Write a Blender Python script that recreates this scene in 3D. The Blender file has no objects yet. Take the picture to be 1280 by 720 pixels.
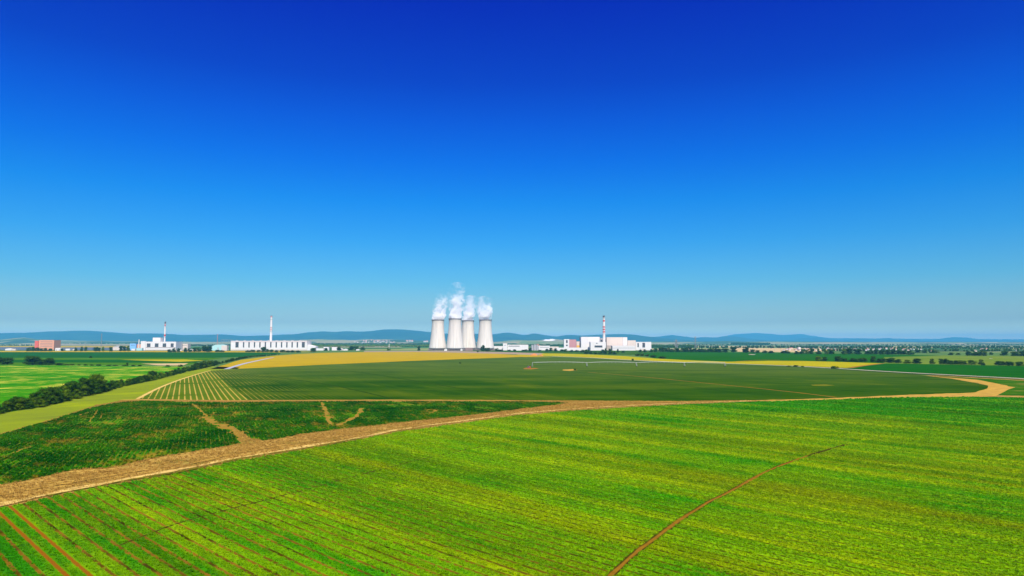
import bpy, bmesh, math, random
import numpy as np
from mathutils import Vector, Matrix, noise
from mathutils.bvhtree import BVHTree
from mathutils.geometry import tessellate_polygon

random.seed(7)
rng = np.random.default_rng(11)
SC = bpy.context.scene
COL = SC.collection
R = math.radians

# ------------------------------------------------------------------ camera
F = 853.333
PITCH = math.atan(67 / F)
H0 = 36.0
cam_d = bpy.data.cameras.new('camera')
cam_d.sensor_width = 36
cam_d.lens = 24
cam_d.clip_start = 0.5
cam_d.clip_end = 200000
cam = bpy.data.objects.new('camera', cam_d)
cam.location = (0, 0, H0)
cam.rotation_euler = (R(90) + PITCH, 0, 0)
COL.objects.link(cam)
SC.camera = cam

# ------------------------------------------------------------------ sky, sun, exposure
SUN_AZ, SUN_EL = R(166), R(54)
w = bpy.data.worlds.new('World')
SC.world = w
w.use_nodes = True
wn = w.node_tree
for n_ in list(wn.nodes):
    wn.nodes.remove(n_)
wo = wn.nodes.new('ShaderNodeOutputWorld')
bg = wn.nodes.new('ShaderNodeBackground')
sky = wn.nodes.new('ShaderNodeTexSky')
sky.sky_type = 'NISHITA'
sky.sun_disc = False
sky.sun_elevation = SUN_EL
sky.sun_rotation = SUN_AZ
sky.altitude = 200
sky.air_density = 1.0
sky.dust_density = 0.6
sky.ozone_density = 2.0
bg.inputs['Strength'].default_value = 0.10
tc = wn.nodes.new('ShaderNodeTexCoord')
sx = wn.nodes.new('ShaderNodeSeparateXYZ')
wn.links.new(tc.outputs['Generated'], sx.inputs[0])
# deep clear-air gradient: filters the sky by the height of the view direction
rp = wn.nodes.new('ShaderNodeValToRGB')
wn.links.new(sx.outputs['Z'], rp.inputs['Fac'])
SKY_STOPS = [(0.0, (2.6, 1.75, 0.85)), (0.014, (0.85, 0.93, 0.74)), (0.0257, (0.42, 0.52, 0.6)), (0.0841, (0.1917, 0.5095, 0.715)), (0.1422, (0.075, 0.4693, 0.8328)), (0.1994, (0.0172, 0.4138, 0.9227)), (0.2552, (0.0023, 0.3091, 0.9886)), (0.309, (0.0008, 0.2181, 0.9811)), (0.3604, (0.0005, 0.1324, 0.898)), (0.4552, (0.0005, 0.0572, 0.892)), (1.0, (0.08, 0.15, 0.6))]
el = rp.color_ramp.elements
while len(el) > 2:
    el.remove(el[-1])
for i_, (p_, c_) in enumerate(SKY_STOPS):
    e_ = el[i_] if i_ < 2 else el.new(p_)
    e_.position = p_
    e_.color = (*c_, 1)
mx = wn.nodes.new('ShaderNodeMix')
mx.data_type = 'RGBA'
mx.blend_type = 'MULTIPLY'
mx.inputs['Factor'].default_value = 1.0
wn.links.new(sky.outputs[0], mx.inputs[6])
wn.links.new(rp.outputs[0], mx.inputs[7])
wn.links.new(mx.outputs[2], bg.inputs[0])
wn.links.new(bg.outputs[0], wo.inputs[0])

sd = bpy.data.lights.new('sun', 'SUN')
sd.energy = 4.6
sd.angle = R(0.5)
sd.color = (1.0, 0.955, 0.88)
so = bpy.data.objects.new('sun', sd)
so.rotation_euler = Vector((math.sin(SUN_AZ) * math.cos(SUN_EL), math.cos(SUN_AZ) * math.cos(SUN_EL), math.sin(SUN_EL))).to_track_quat('Z', 'Y').to_euler()
so.location = (0, -50, 200)
COL.objects.link(so)

vs = SC.view_settings
vs.view_transform = 'Standard'
vs.look = 'None'
vs.exposure = 0.7
vs.gamma = 1
vs.use_curve_mapping = False
SC.cycles.use_denoising = True
SC.cycles.max_bounces = 8
SC.cycles.diffuse_bounces = 2
SC.cycles.volume_bounces = 7
SC.cycles.volume_max_steps = 256

HAZE_DENSITY = 4.4e-5
HAZE_ANISO = -0.2
HAZE_COLOR = (0.105, 0.49, 0.80)

# ------------------------------------------------------------------ projection from the camera to the ground plane
CP, SP = math.cos(PITCH), math.sin(PITCH)

def ray(u, v):
    x = (u - 640) / F
    z = (360 - v) / F
    return Vector((x, CP - z * SP, SP + z * CP))

def G(u, v, z=0.0):
    d = ray(u, v)
    t = (z - H0) / d.z
    return Vector((d.x * t, d.y * t, z))

def height_at(v, Y):               # world height seen at image row v when standing at depth Y
    d = ray(640, v)
    return H0 + d.z / d.y * Y

def X_at(u, Y, v=435):
    d = ray(u, v)
    return d.x / d.y * Y

# ------------------------------------------------------------------ material helpers
class NT:
    def __init__(s, name):
        s.m = bpy.data.materials.new(name)
        s.m.use_nodes = True
        s.t = s.m.node_tree
        s.b = s.t.nodes['Principled BSDF']
        s.out = s.t.nodes['Material Output']
        s._pos = None
    def lk(s, v, sock):
        if isinstance(v, bpy.types.NodeSocket):
            s.t.links.new(v, sock)
        elif v is not None:
            if isinstance(v, (tuple, list)) and len(v) == 3 and sock.type == 'RGBA':
                v = (*v, 1)
            sock.default_value = v
    def node(s, typ, **kw):
        n = s.t.nodes.new(typ)
        for k, v in kw.items():
            setattr(n, k, v)
        return n
    def math(s, op, a, b=None, c=None, clamp=False):
        n = s.node('ShaderNodeMath', operation=op, use_clamp=clamp)
        s.lk(a, n.inputs[0]); s.lk(b, n.inputs[1]); s.lk(c, n.inputs[2])
        return n.outputs[0]
    def mix(s, f, a, b, blend='MIX'):
        n = s.node('ShaderNodeMix', data_type='RGBA', blend_type=blend)
        s.lk(f, n.inputs[0]); s.lk(a, n.inputs[6]); s.lk(b, n.inputs[7])
        return n.outputs[2]
    def ss(s, x, a, b):              # smoothstep 0..1
        n = s.node('ShaderNodeMapRange', interpolation_type='SMOOTHSTEP')
        s.lk(x, n.inputs[0]); n.inputs[1].default_value = a; n.inputs[2].default_value = b
        return n.outputs[0]
    def pos(s):
        if s._pos is None:
            g = s.node('ShaderNodeNewGeometry')
            q = s.node('ShaderNodeSeparateXYZ')
            s.lk(g.outputs['Position'], q.inputs[0])
            s._pos = (g.outputs['Position'], q.outputs[0], q.outputs[1], q.outputs[2])
        return s._pos
    def vec(s, x, y, z=0.0):
        n = s.node('ShaderNodeCombineXYZ')
        s.lk(x, n.inputs[0]); s.lk(y, n.inputs[1]); s.lk(z, n.inputs[2])
        return n.outputs[0]
    def noise(s, v, scale, detail=3, rough=0.55):
        n = s.node('ShaderNodeTexNoise')
        s.lk(v, n.inputs['Vector']); n.inputs['Scale'].default_value = scale
        n.inputs['Detail'].default_value = detail; n.inputs['Roughness'].default_value = rough
        return n.outputs[0]
    def voro(s, v, scale):
        n = s.node('ShaderNodeTexVoronoi')
        s.lk(v, n.inputs['Vector']); n.inputs['Scale'].default_value = scale
        return n.outputs['Color']
    def axes(s, az):                 # along / across coordinates for a row azimuth (degrees)
        _, x, y, _z = s.pos()
        t = R(az)
        al = s.math('ADD', s.math('MULTIPLY', x, math.sin(t)), s.math('MULTIPLY', y, math.cos(t)))
        ac = s.math('ADD', s.math('MULTIPLY', x, math.cos(t)), s.math('MULTIPLY', y, -math.sin(t)))
        return al, ac
    def done(s, color, rough=0.9, spec=0.15, bump=None, dist=0.1):
        s.lk(color, s.b.inputs['Base Color'])
        s.b.inputs['Roughness'].default_value = rough
        s.b.inputs['Specular IOR Level'].default_value = spec
        if bump is not None:
            n = s.node('ShaderNodeBump')
            n.inputs['Distance'].default_value = dist
            n.inputs['Strength'].default_value = 1.0
            s.lk(bump, n.inputs['Height'])
            s.lk(n.outputs[0], s.b.inputs['Normal'])
        return s.m

def plain(name, col, rough=0.7, var=0.12, scale=0.4, spec=0.25, metal=0.0):
    m = NT(name)
    p = m.pos()[0]
    f = m.noise(p, scale, 4)
    c = m.mix(f, tuple(v * (1 - var * 1.6) for v in col), tuple(min(1, v * (1 + var)) for v in col))
    m.b.inputs['Metallic'].default_value = metal
    if rough >= 0.94: spec = 0.0
    return m.done(c, rough, spec)

def field_mat(name, az, cols, spacing=3.0, soil=(0.17, 0.095, 0.035), gap=0.18, soil_amt=0.3, streak=(14, 130), patch=None, patch_amt=0.0, fine=0.6, fleck=0.25, fade=None):
    """cols: three crop colours (low, mid, high); streak = across/along size in m"""
    m = NT(name)
    P, x, y, _ = m.pos()
    al, ac = m.axes(az)
    sv = m.vec(m.math('DIVIDE', ac, streak[0]), m.math('DIVIDE', al, streak[1]))
    n1 = m.noise(sv, 1.0, 4, 0.6)
    n2 = m.noise(P, 1 / 60, 3, 0.6)
    n3 = m.noise(P, fine, 3, 0.7)
    n1b = m.noise(m.vec(m.math('DIVIDE', ac, streak[0] / 6), m.math('DIVIDE', al, streak[1] * 1.5)), 1.0, 3, 0.6)
    mixv = m.math('ADD', m.math('MULTIPLY', n1, 0.42), m.math('ADD', m.math('MULTIPLY', n2, 0.36), m.math('MULTIPLY', n1b, 0.22)))
    c = m.mix(m.ss(mixv, 0.36, 0.50), cols[0], cols[1])
    c = m.mix(m.ss(mixv, 0.50, 0.66), c, cols[2])
    if name == 'beet_field':         # far half painted paler as haze and view angle make it; broad tone bands
        n8 = m.noise(m.vec(m.math('DIVIDE', x, 260.0), m.math('DIVIDE', y, 70.0)), 1.0, 3, 0.6)
        c = m.mix(m.math('MULTIPLY', m.ss(m.math('ADD', y, m.math('MULTIPLY', n8, 300.0)), 620, 1150), 0.55), c, (0.085, 0.125, 0.018))
        c = m.mix(m.math('MULTIPLY', m.ss(n8, 0.50, 0.64), 0.40), c, (0.075, 0.110, 0.003))
        c = m.mix(m.math('MULTIPLY', m.math('SUBTRACT', 1.0, m.ss(n8, 0.34, 0.47)), 0.45), c, (0.010, 0.045, 0.0))
    dk = m.math('ADD', m.math('MULTIPLY', n3, fleck * 2), 1 - fleck)
    c = m.mix(1.0, c, m.vec(dk, dk, dk), 'MULTIPLY')
    if spacing:
        wr = m.math('MULTIPLY', m.math('SUBTRACT', n3, 0.5), 0.25)
        fr = m.math('FRACT', m.math('ADD', m.math('DIVIDE', ac, spacing), wr))
        tri = m.math('ABSOLUTE', m.math('SUBTRACT', fr, 0.5))
        g = m.math('SUBTRACT', 1.0, m.ss(tri, gap * 0.5, gap * 0.5 + 0.10))
        amt = m.math('MULTIPLY', g, m.math('MULTIPLY', m.ss(n2, 0.3, 0.65), soil_amt * 1.6))
        if fade is not None:
            amt = m.math('MULTIPLY', amt, m.ss(ac, fade[1], fade[0]) if fade[0] > fade[1] else m.math('SUBTRACT', 1.0, m.ss(ac, fade[0], fade[1])))
        c = m.mix(m.math('MINIMUM', amt, 1.0), c, soil)
    if patch is not None:
        pv = m.noise(m.vec(m.math('DIVIDE', ac, 5.0), m.math('DIVIDE', al, 26.0)), 1.0, 4, 0.65)
        pm = m.ss(m.math('ADD', m.math('MULTIPLY', pv, 0.65), m.math('MULTIPLY', n2, 0.35)), patch[0], patch[1])
        c = m.mix(m.math('MULTIPLY', pm, patch_amt), c, soil)
    return m.done(c, 0.95, 0.0, n3, 0.25)

# ------------------------------------------------------------------ object helpers
def tag(o, label=None, cat=None, group=None, kind=None):
    if label: o['label'] = label
    if cat: o['category'] = cat
    if group: o['group'] = group
    if kind: o['kind'] = kind
    return o

def empty(name, loc, label, cat, group=None, rz=0.0):
    o = bpy.data.objects.new(name, None)
    o.location = loc
    o.rotation_euler = (0, 0, rz)
    o.empty_display_size = 2
    COL.objects.link(o)
    return tag(o, label, cat, group)

class MB:
    def __init__(s):
        s.v = []; s.f = []; s.mi = []
    def add(s, vs_, fs, mi=0):
        k = len(s.v)
        s.v += [tuple(p) for p in vs_]
        s.f += [tuple(i + k for i in f) for f in fs]
        s.mi += [mi] * len(fs)
        return s
    def box(s, x0, x1, y0, y1, z0, z1, mi=0):
        return s.add([(x0, y0, z0), (x1, y0, z0), (x1, y1, z0), (x0, y1, z0), (x0, y0, z1), (x1, y0, z1), (x1, y1, z1), (x0, y1, z1)],
                     [(0, 3, 2, 1), (4, 5, 6, 7), (0, 1, 5, 4), (1, 2, 6, 5), (2, 3, 7, 6), (3, 0, 4, 7)], mi)
    def prism(s, prof, y0, y1, mi=0):   # prof: (x,z) outline, extruded along y
        n = len(prof)
        vs_ = [(x, y0, z) for x, z in prof] + [(x, y1, z) for x, z in prof]
        fs = [tuple(range(n - 1, -1, -1))[::-1], tuple(range(2 * n - 1, n - 1, -1))]
        for i in range(n):
            j = (i + 1) % n
            fs.append((j, i, i + n, j + n))
        return s.add(vs_, fs, mi)
    def bar(s, a, b, r, seg=5, r2=None, mi=0):
        a = Vector(a); b = Vector(b)
        r2 = r if r2 is None else r2
        d = (b - a).normalized()
        q = d.to_track_quat('Z', 'Y').to_matrix()
        vs_ = []
        for p, rr in ((a, r), (b, r2)):
            for i in range(seg):
                t = 2 * math.pi * i / seg
                vs_.append(p + q @ Vector((math.cos(t) * rr, math.sin(t) * rr, 0)))
        fs = [(i, (i + 1) % seg, (i + 1) % seg + seg, i + seg) for i in range(seg)]
        fs += [tuple(range(seg - 1, -1, -1)), tuple(range(seg, 2 * seg))]
        return s.add(vs_, fs, mi)
    def lathe(s, prof, seg=48, cx=0, cy=0, mi=0, close=False):
        vs_ = []
        for r, z in prof:
            for i in range(seg):
                t = 2 * math.pi * i / seg
                vs_.append((cx + r * math.cos(t), cy + r * math.sin(t), z))
        fs = []
        n = len(prof)
        for k in range(n if close else n - 1):
            k2 = (k + 1) % n
            for i in range(seg):
                j = (i + 1) % seg
                fs.append((k * seg + i, k * seg + j, k2 * seg + j, k2 * seg + i))
        if not close:
            fs.append(tuple(range(seg - 1, -1, -1)))
            fs.append(tuple(range((n - 1) * seg, n * seg)))
        return s.add(vs_, fs, mi)
    def mesh(s, name, mats, smooth=False):
        me = bpy.data.meshes.new(name)
        me.from_pydata(s.v, [], s.f)
        if not isinstance(mats, (list, tuple)):
            mats = [mats]
        for m in mats:
            me.materials.append(m)
        me.polygons.foreach_set('material_index', s.mi)
        if smooth:
            me.polygons.foreach_set('use_smooth', [True] * len(me.polygons))
        me.update()
        return me
    def build(s, name, mats, parent=None, smooth=False, label=None):
        o = bpy.data.objects.new(name, s.mesh(name, mats, smooth))
        COL.objects.link(o)
        if parent is not None:
            o.parent = parent
        if label:
            o['label'] = label
        return o

def densify(pts, step=6.0, jit=0.0, closed=True):
    out = []
    n = len(pts)
    for i in range(n if closed else n - 1):
        a = pts[i]; b = pts[(i + 1) % n]
        L = math.hypot(b[0] - a[0], b[1] - a[1])
        k = max(1, int(L / step))
        for j in range(k):
            t = j / k
            out.append((a[0] + (b[0] - a[0]) * t, a[1] + (b[1] - a[1]) * t))
    if not closed:
        out.append(pts[-1])
    return out

def smooth_line(pts, k=6):
    out = []
    n = len(pts)
    for i in range(n - 1):
        p0 = pts[max(i - 1, 0)]; p1 = pts[i]; p2 = pts[i + 1]; p3 = pts[min(i + 2, n - 1)]
        for j in range(k):
            t = j / k
            out.append(tuple(0.5 * ((2 * p1[q]) + (-p0[q] + p2[q]) * t + (2 * p0[q] - 5 * p1[q] + 4 * p2[q] - p3[q]) * t * t + (-p0[q] + 3 * p1[q] - 3 * p2[q] + p3[q]) * t ** 3) for q in range(2)))
    out.append(tuple(pts[-1][:2]))
    return out

def wob(p, amp, sc):
    return (p[0] + amp * noise.noise(Vector((p[0] * sc, p[1] * sc, 3.1))), p[1] + amp * noise.noise(Vector((p[0] * sc, p[1] * sc, 9.7))))

POLY = {}
def sheet(name, outline, z, mat, jit=0.8, key=None):
    """a ground sheet whose outline was surveyed from the photograph and laid on the ground plane"""
    pts = [G(u, v)[:2] for u, v in densify(outline, 5.0)]
    pts = [wob(wob(p, jit, 0.11), jit * 0.5, 0.5) for p in pts]
    if key: POLY[key] = pts
    me = bpy.data.meshes.new(name)
    tri = tessellate_polygon([[Vector((p[0], p[1], 0)) for p in pts]])
    me.from_pydata([(p[0], p[1], z) for p in pts], [], [tuple(t) for t in tri])
    bm = bmesh.new(); bm.from_mesh(me)
    for f in bm.faces:
        f.normal_update()
        if f.normal.z < 0: f.normal_flip()
    bm.to_mesh(me); bm.free()
    me.materials.append(mat)
    o = bpy.data.objects.new(name, me)
    COL.objects.link(o)
    o['kind'] = 'structure'
    return o

def ribbon(name, line, wid, z, mat, jit=0.35, kind='structure'):
    pts = [Vector(G(u, v)[:2]) for u, v in smooth_line(line)]
    ps = [pts[0]]
    for p in pts[1:]:
        L = (p - ps[-1]).length
        k = max(1, int(L / 3))
        a = ps[-1].copy()
        for j in range(1, k + 1):
            ps.append(a.lerp(p, j / k))
    vs_, fs = [], []
    for i, p in enumerate(ps):
        d = (ps[min(i + 1, len(ps) - 1)] - ps[max(i - 1, 0)]).normalized()
        nn = Vector((-d.y, d.x))
        wl = wid / 2 + jit * noise.noise(Vector((i * 0.35, 1.0, z * 50)))
        wr = wid / 2 + jit * noise.noise(Vector((i * 0.35, 7.0, z * 50)))
        a = p + nn * wl; b = p - nn * wr
        vs_ += [(a.x, a.y, z), (b.x, b.y, z)]
        if i:
            k = 2 * i
            fs.append((k - 2, k - 1, k + 1, k))
    me = bpy.data.meshes.new(name)
    me.from_pydata(vs_, [], fs)
    bm = bmesh.new(); bm.from_mesh(me)
    for f in bm.faces:
        f.normal_update()
        if f.normal.z < 0: f.normal_flip()
    bm.to_mesh(me); bm.free()
    me.materials.append(mat)
    o = bpy.data.objects.new(name, me)
    COL.objects.link(o)
    o['kind'] = kind
    return o

# ------------------------------------------------------------------ ground
def ground_material():
    m = NT('plain_of_fields')
    P, x, y, _ = m.pos()
    v = m.vec(m.math('MULTIPLY', m.math('ADD', x, m.math('MULTIPLY', y, 0.35)), 1 / 900), m.math('MULTIPLY', m.math('SUBTRACT', y, m.math('MULTIPLY', x, 0.12)), 1 / 420))
    q = m.node('ShaderNodeSeparateColor')
    m.lk(m.voro(v, 1.0), q.inputs[0])
    r = m.node('ShaderNodeValToRGB')
    r.color_ramp.interpolation = 'CONSTANT'
    e = r.color_ramp.elements
    stops = [(0, (0.035, 0.10, 0.015)), (0.2, (0.055, 0.15, 0.02)), (0.38, (0.33, 0.25, 0.10)), (0.52, (0.04, 0.085, 0.02)), (0.66, (0.20, 0.22, 0.06)), (0.8, (0.07, 0.17, 0.025)), (0.9, (0.36, 0.27, 0.15))]
    for i, (p, c) in enumerate(stops):
        k = e[i] if i < 2 else e.new(p)
        k.position = p; k.color = (*c, 1)
    m.lk(q.outputs[0], r.inputs[0])
    d = m.math('SQRT', m.math('ADD', m.math('MULTIPLY', x, x), m.math('MULTIPLY', y, y)))
    near = m.mix(m.noise(P, 0.02, 4), (0.045, 0.11, 0.012), (0.10, 0.17, 0.03))
    c = m.mix(m.ss(d, 2600, 3100), near, r.outputs[0])
    n = m.noise(P, 0.3, 4)
    k = m.math('ADD', m.math('MULTIPLY', n, 0.4), 0.8)
    c = m.mix(1.0, c, m.vec(k, k, k), 'MULTIPLY')
    return m.done(c, 0.95, 0.05)

me = bpy.data.meshes.new('ground')
gx = np.linspace(-48000, 48000, 77); gy = np.linspace(-2500, 45000, 39)
vs_ = [(float(a), float(b), 0.0) for b in gy for a in gx]
fs = [(j * 77 + i, j * 77 + i + 1, (j + 1) * 77 + i + 1, (j + 1) * 77 + i) for j in range(38) for i in range(76)]
me.from_pydata(vs_, [], fs)
me.materials.append(ground_material())
gr = bpy.data.objects.new('ground', me); COL.objects.link(gr); gr['kind'] = 'structure'

# ------------------------------------------------------------------ field materials
AZ8, SP8 = -44.0, 2.55
WIDE = (25.5, 28.1)
W_AMP, W_A, W_C = 1.0, 62.0, 95.0           # gentle bend of the drilled rows
C_YEL, C_MID, C_DEEP = (0.290, 0.390, 0.001), (0.160, 0.335, 0.001), (0.034, 0.265, 0.001)

def row8(m):
    al, ac = m.axes(AZ8)
    wv = m.math('SINE', m.math('ADD', m.math('DIVIDE', al, W_A), m.math('DIVIDE', ac, W_C)))
    fan = m.math('MULTIPLY', m.math('SUBTRACT', al, 150.0), m.math('SUBTRACT', 0.05, m.math('MULTIPLY', ac, 0.00043)))
    return m.math('ADD', m.math('ADD', ac, fan), m.math('MULTIPLY', wv, W_AMP))

def crop8_colour(m):
    P = m.pos()[0]
    al, ac = m.axes(AZ8)
    rc = row8(m)
    n1 = m.noise(m.vec(m.math('DIVIDE', rc, 9.0), m.math('DIVIDE', al, 280.0)), 1.0, 3, 0.55)
    n2 = m.noise(P, 1 / 42, 3, 0.6)
    n4 = m.noise(m.vec(m.math('DIVIDE', ac, 1.6), m.math('DIVIDE', al, 9.0)), 1.0, 2, 0.5)
    # older, deeper green towards the left corner and the far right
    left = m.math('SUBTRACT', 1.0, m.ss(ac, 30, 105))
    farr = m.math('ADD', m.math('MULTIPLY', m.ss(ac, 230, 430), 0.9), m.math('MULTIPLY', m.ss(m.pos()[2], 250, 420), 0.4))
    v = m.math('ADD', m.math('MULTIPLY', n1, 0.62), m.math('MULTIPLY', n2, 0.30))
    v = m.math('ADD', v, m.math('MULTIPLY', n4, 0.12))
    v = m.math('SUBTRACT', v, m.math('MULTIPLY', left, 0.10))
    v = m.math('SUBTRACT', v, m.math('MULTIPLY', farr, 0.12))
    c = m.mix(m.ss(v, 0.36, 0.50), C_DEEP, C_MID)
    c = m.mix(m.ss(v, 0.48, 0.62), c, C_YEL)
    # single rows and passes of the drill differ: thinner, browner ones
    n5 = m.noise(m.vec(m.math('DIVIDE', rc, 3.4), m.math('DIVIDE', al, 110.0)), 1.0, 2, 0.5)
    k = m.math('SUBTRACT', 1.0, m.ss(n5, 0.34, 0.54))
    c = m.mix(m.math('MULTIPLY', k, 0.30), c, (0.085, 0.12, 0.0))
    n6 = m.noise(m.vec(m.math('DIVIDE', rc, 22.0), m.math('DIVIDE', al, 320.0), 4.0), 1.0, 2, 0.5)
    k2 = m.math('ADD', 0.79, m.math('MULTIPLY', m.ss(n6, 0.36, 0.56), 0.27))
    return m.mix(1.0, c, m.vec(k2, k2, k2), 'MULTIPLY'), v

def field8_material():
    m = NT('young_crop_ground')
    P = m.pos()[0]
    al, ac = m.axes(AZ8)
    c, v = crop8_colour(m)
    rc = row8(m)
    rr = m.math('ADD', m.math('DIVIDE', rc, SP8), 0.5)
    n3 = m.noise(P, 1.6, 3, 0.7)
    fr = m.math('FRACT', m.math('ADD', rr, m.math('MULTIPLY', m.math('SUBTRACT', n3, 0.5), 0.2)))
    tri = m.math('ABSOLUTE', m.math('SUBTRACT', fr, 0.5))
    gap = m.math('SUBTRACT', 1.0, m.ss(tri, 0.08, 0.19))
    lf = m.math('SUBTRACT', 1.0, m.ss(ac, 60, 190))
    amt = m.math('MULTIPLY', gap, m.math('ADD', m.math('MULTIPLY', lf, 0.20), 0.78))
    lf0 = m.math('SUBTRACT', 1.0, m.ss(ac, 45, 120))
    soil = m.mix(m.math('MULTIPLY', m.ss(m.noise(P, 0.12, 3), 0.3, 0.65), lf0), (0.024, 0.020, 0.001), (0.19, 0.095, 0.007))
    for c0 in WIDE:                  # two bare reddish wheel ways in the corner
        wdm = m.math('SUBTRACT', 1.0, m.ss(m.math('ABSOLUTE', m.math('SUBTRACT', rc, c0)), 0.45, 0.75))
        soil = m.mix(wdm, soil, (0.22, 0.068, 0.004))
        gap = m.math('MAXIMUM', gap, m.math('MULTIPLY', wdm, 1.5))
    dk = m.math('ADD', m.math('MULTIPLY', n3, 0.7), 0.5)
    c = m.mix(1.0, c, m.vec(dk, dk, dk), 'MULTIPLY')
    c = m.mix(amt, c, soil)
    return m.done(c, 0.95, 0.0, n3, 0.2)

def leaf_mat(name, fn, trans=0.25):
    m = NT(name)
    c = fn(m)
    oi = m.node('ShaderNodeObjectInfo')
    r = oi.outputs['Random']
    k = m.math('ADD', m.math('MULTIPLY', r, 0.45), 0.86)
    c = m.mix(1.0, c, m.vec(k, k, m.math('MULTIPLY', k, 0.9)), 'MULTIPLY')
    m.done(c, 0.85, 0.0)
    tr = m.node('ShaderNodeBsdfTranslucent')
    m.lk(c, tr.inputs[0])
    ms = m.node('ShaderNodeMixShader')
    ms.inputs[0].default_value = trans
    m.t.links.new(m.b.outputs[0], ms.inputs[1])
    m.t.links.new(tr.outputs[0], ms.inputs[2])
    m.t.links.new(ms.outputs[0], m.out.inputs[0])
    return m.m

M = {}
M['field8'] = field8_material()
M['crop8'] = leaf_mat('young_crop_leaf', lambda m: crop8_colour(m)[0])

AZ6 = -24.0
def patch6(m):
    P = m.pos()[0]
    al, ac = m.axes(AZ6)
    pv = m.noise(m.vec(m.math('DIVIDE', ac, 3.0), m.math('DIVIDE', al, 16.0)), 1.0, 5, 0.68)
    pv2 = m.noise(P, 1 / 26, 4, 0.6)
    x2 = m.math('ADD', m.math('MULTIPLY', m.pos()[1], 0.5), m.math('MULTIPLY', m.pos()[2], 0.9))
    pv3 = m.noise(m.vec(m.math('DIVIDE', m.pos()[1], 30.0), m.math('DIVIDE', x2, 4.0)), 1.0, 3, 0.6)
    v = m.math('ADD', m.math('MULTIPLY', pv, 0.40), m.math('ADD', m.math('MULTIPLY', pv2, 0.32), m.math('MULTIPLY', pv3, 0.28)))
    return m.ss(v, 0.50, 0.60)

def crop6_colour(m):
    P = m.pos()[0]
    al, ac = m.axes(AZ6)
    n2 = m.noise(P, 1 / 25, 4, 0.6)
    n3 = m.noise(P, 0.5, 3, 0.6)
    c = m.mix(m.ss(n2, 0.35, 0.62), (0.007, 0.082, 0.0), (0.034, 0.165, 0.0))
    k = m.math('ADD', m.math('MULTIPLY', n3, 0.5), 0.72)
    return m.mix(1.0, c, m.vec(k, k, k), 'MULTIPLY')
M['crop6'] = leaf_mat('dark_crop_leaf', lambda m: m.mix(m.math('MULTIPLY', patch6(m), 0.60), crop6_colour(m), (0.30, 0.185, 0.012)))

def field6_material():
    m = NT('patchy_dark_crop_ground')
    P = m.pos()[0]
    al, ac = m.axes(AZ6)
    c = crop6_colour(m)
    n3 = m.noise(P, 0.7, 3, 0.7)
    soil = m.mix(m.noise(P, 0.15, 3), (0.18, 0.095, 0.006), (0.36, 0.20, 0.02))
    pm = patch6(m)
    fr = m.math('ABSOLUTE', m.math('SUBTRACT', m.math('FRACT', m.math('DIVIDE', ac, 1.5)), 0.5))
    rows = m.math('MULTIPLY', m.math('SUBTRACT', 1.0, m.ss(fr, 0.08, 0.22)), 0.35)
    c = m.mix(m.math('MAXIMUM', m.math('MULTIPLY', pm, 0.75), rows), c, soil)
    return m.done(c, 0.95, 0.0, n3, 0.3)
M['field6'] = field6_material()

M['main'] = field_mat('beet_field', -25.6, [(0.008, 0.045, 0.0), (0.022, 0.066, 0.0), (0.068, 0.104, 0.002)], 3.45, (0.30, 0.22, 0.04), 0.06, 0.55, (30, 160), fade=(30, 110), fleck=0.14, fine=0.25)
M['rows'] = field_mat('wide_spaced_rows', -25.6, [(0.05, 0.10, 0.002), (0.07, 0.12, 0.003), (0.10, 0.14, 0.006)], 3.45, (0.38, 0.27, 0.05), 0.07, 3.0, (30, 160), fleck=0.2)
M['left'] = field_mat('patchy_bright_field', 52, [(0.008, 0.12, 0.0), (0.03, 0.19, 0.0), (0.08, 0.23, 0.0)], 0, (0.50, 0.42, 0.05), 0.2, 0, (18, 120), patch=(0.525, 0.575), patch_amt=0.9, fleck=0.15)
M['band'] = field_mat('bluish_green_field', 86, [(0.006, 0.065, 0.004), (0.010, 0.078, 0.005), (0.020, 0.09, 0.004)], 0, fleck=0.08, streak=(40, 400))
M['band2'] = field_mat('fresh_green_strip', 86, [(0.035, 0.12, 0.0), (0.05, 0.14, 0.0), (0.07, 0.15, 0.0)], 0, fleck=0.08, streak=(40, 400))
M['wheat'] = field_mat('ripe_wheat', -60, [(0.29, 0.195, 0.002), (0.35, 0.24, 0.004), (0.42, 0.29, 0.008)], 0, fleck=0.07, streak=(25, 300))
M['rape'] = field_mat('yellow_crop', -60, [(0.26, 0.225, 0.0), (0.32, 0.28, 0.001), (0.39, 0.34, 0.006)], 0, fleck=0.07, streak=(25, 300))
M['olive'] = field_mat('olive_grass_strip', 40, [(0.13, 0.165, 0.014), (0.17, 0.215, 0.010), (0.24, 0.29, 0.004)], 0, fleck=0.14, streak=(12, 60))
M['rg1'] = field_mat('distant_green_field', 80, [(0.008, 0.07, 0.0), (0.012, 0.085, 0.0), (0.022, 0.095, 0.001)], 0, fleck=0.1, streak=(40, 500))
M['rg2'] = field_mat('pale_meadow', 80, [(0.05, 0.13, 0.004), (0.11, 0.17, 0.012), (0.21, 0.20, 0.04)], 0, fleck=0.1, streak=(30, 300))
M['rg3'] = field_mat('deep_green_field', -60, [(0.004, 0.062, 0.0), (0.008, 0.078, 0.0), (0.014, 0.088, 0.0)], 0, fleck=0.08, streak=(40, 400))
M['rg4'] = field_mat('weedy_corner', -60, [(0.015, 0.07, 0.0), (0.025, 0.10, 0.0), (0.06, 0.11, 0.0)], 0, (0.35, 0.2, 0.06), streak=(10, 60), patch=(0.55, 0.65), patch_amt=0.6)
M['verge'] = plain('dark_verge', (0.045, 0.055, 0.015), 0.95, 0.4, 0.06)
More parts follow.
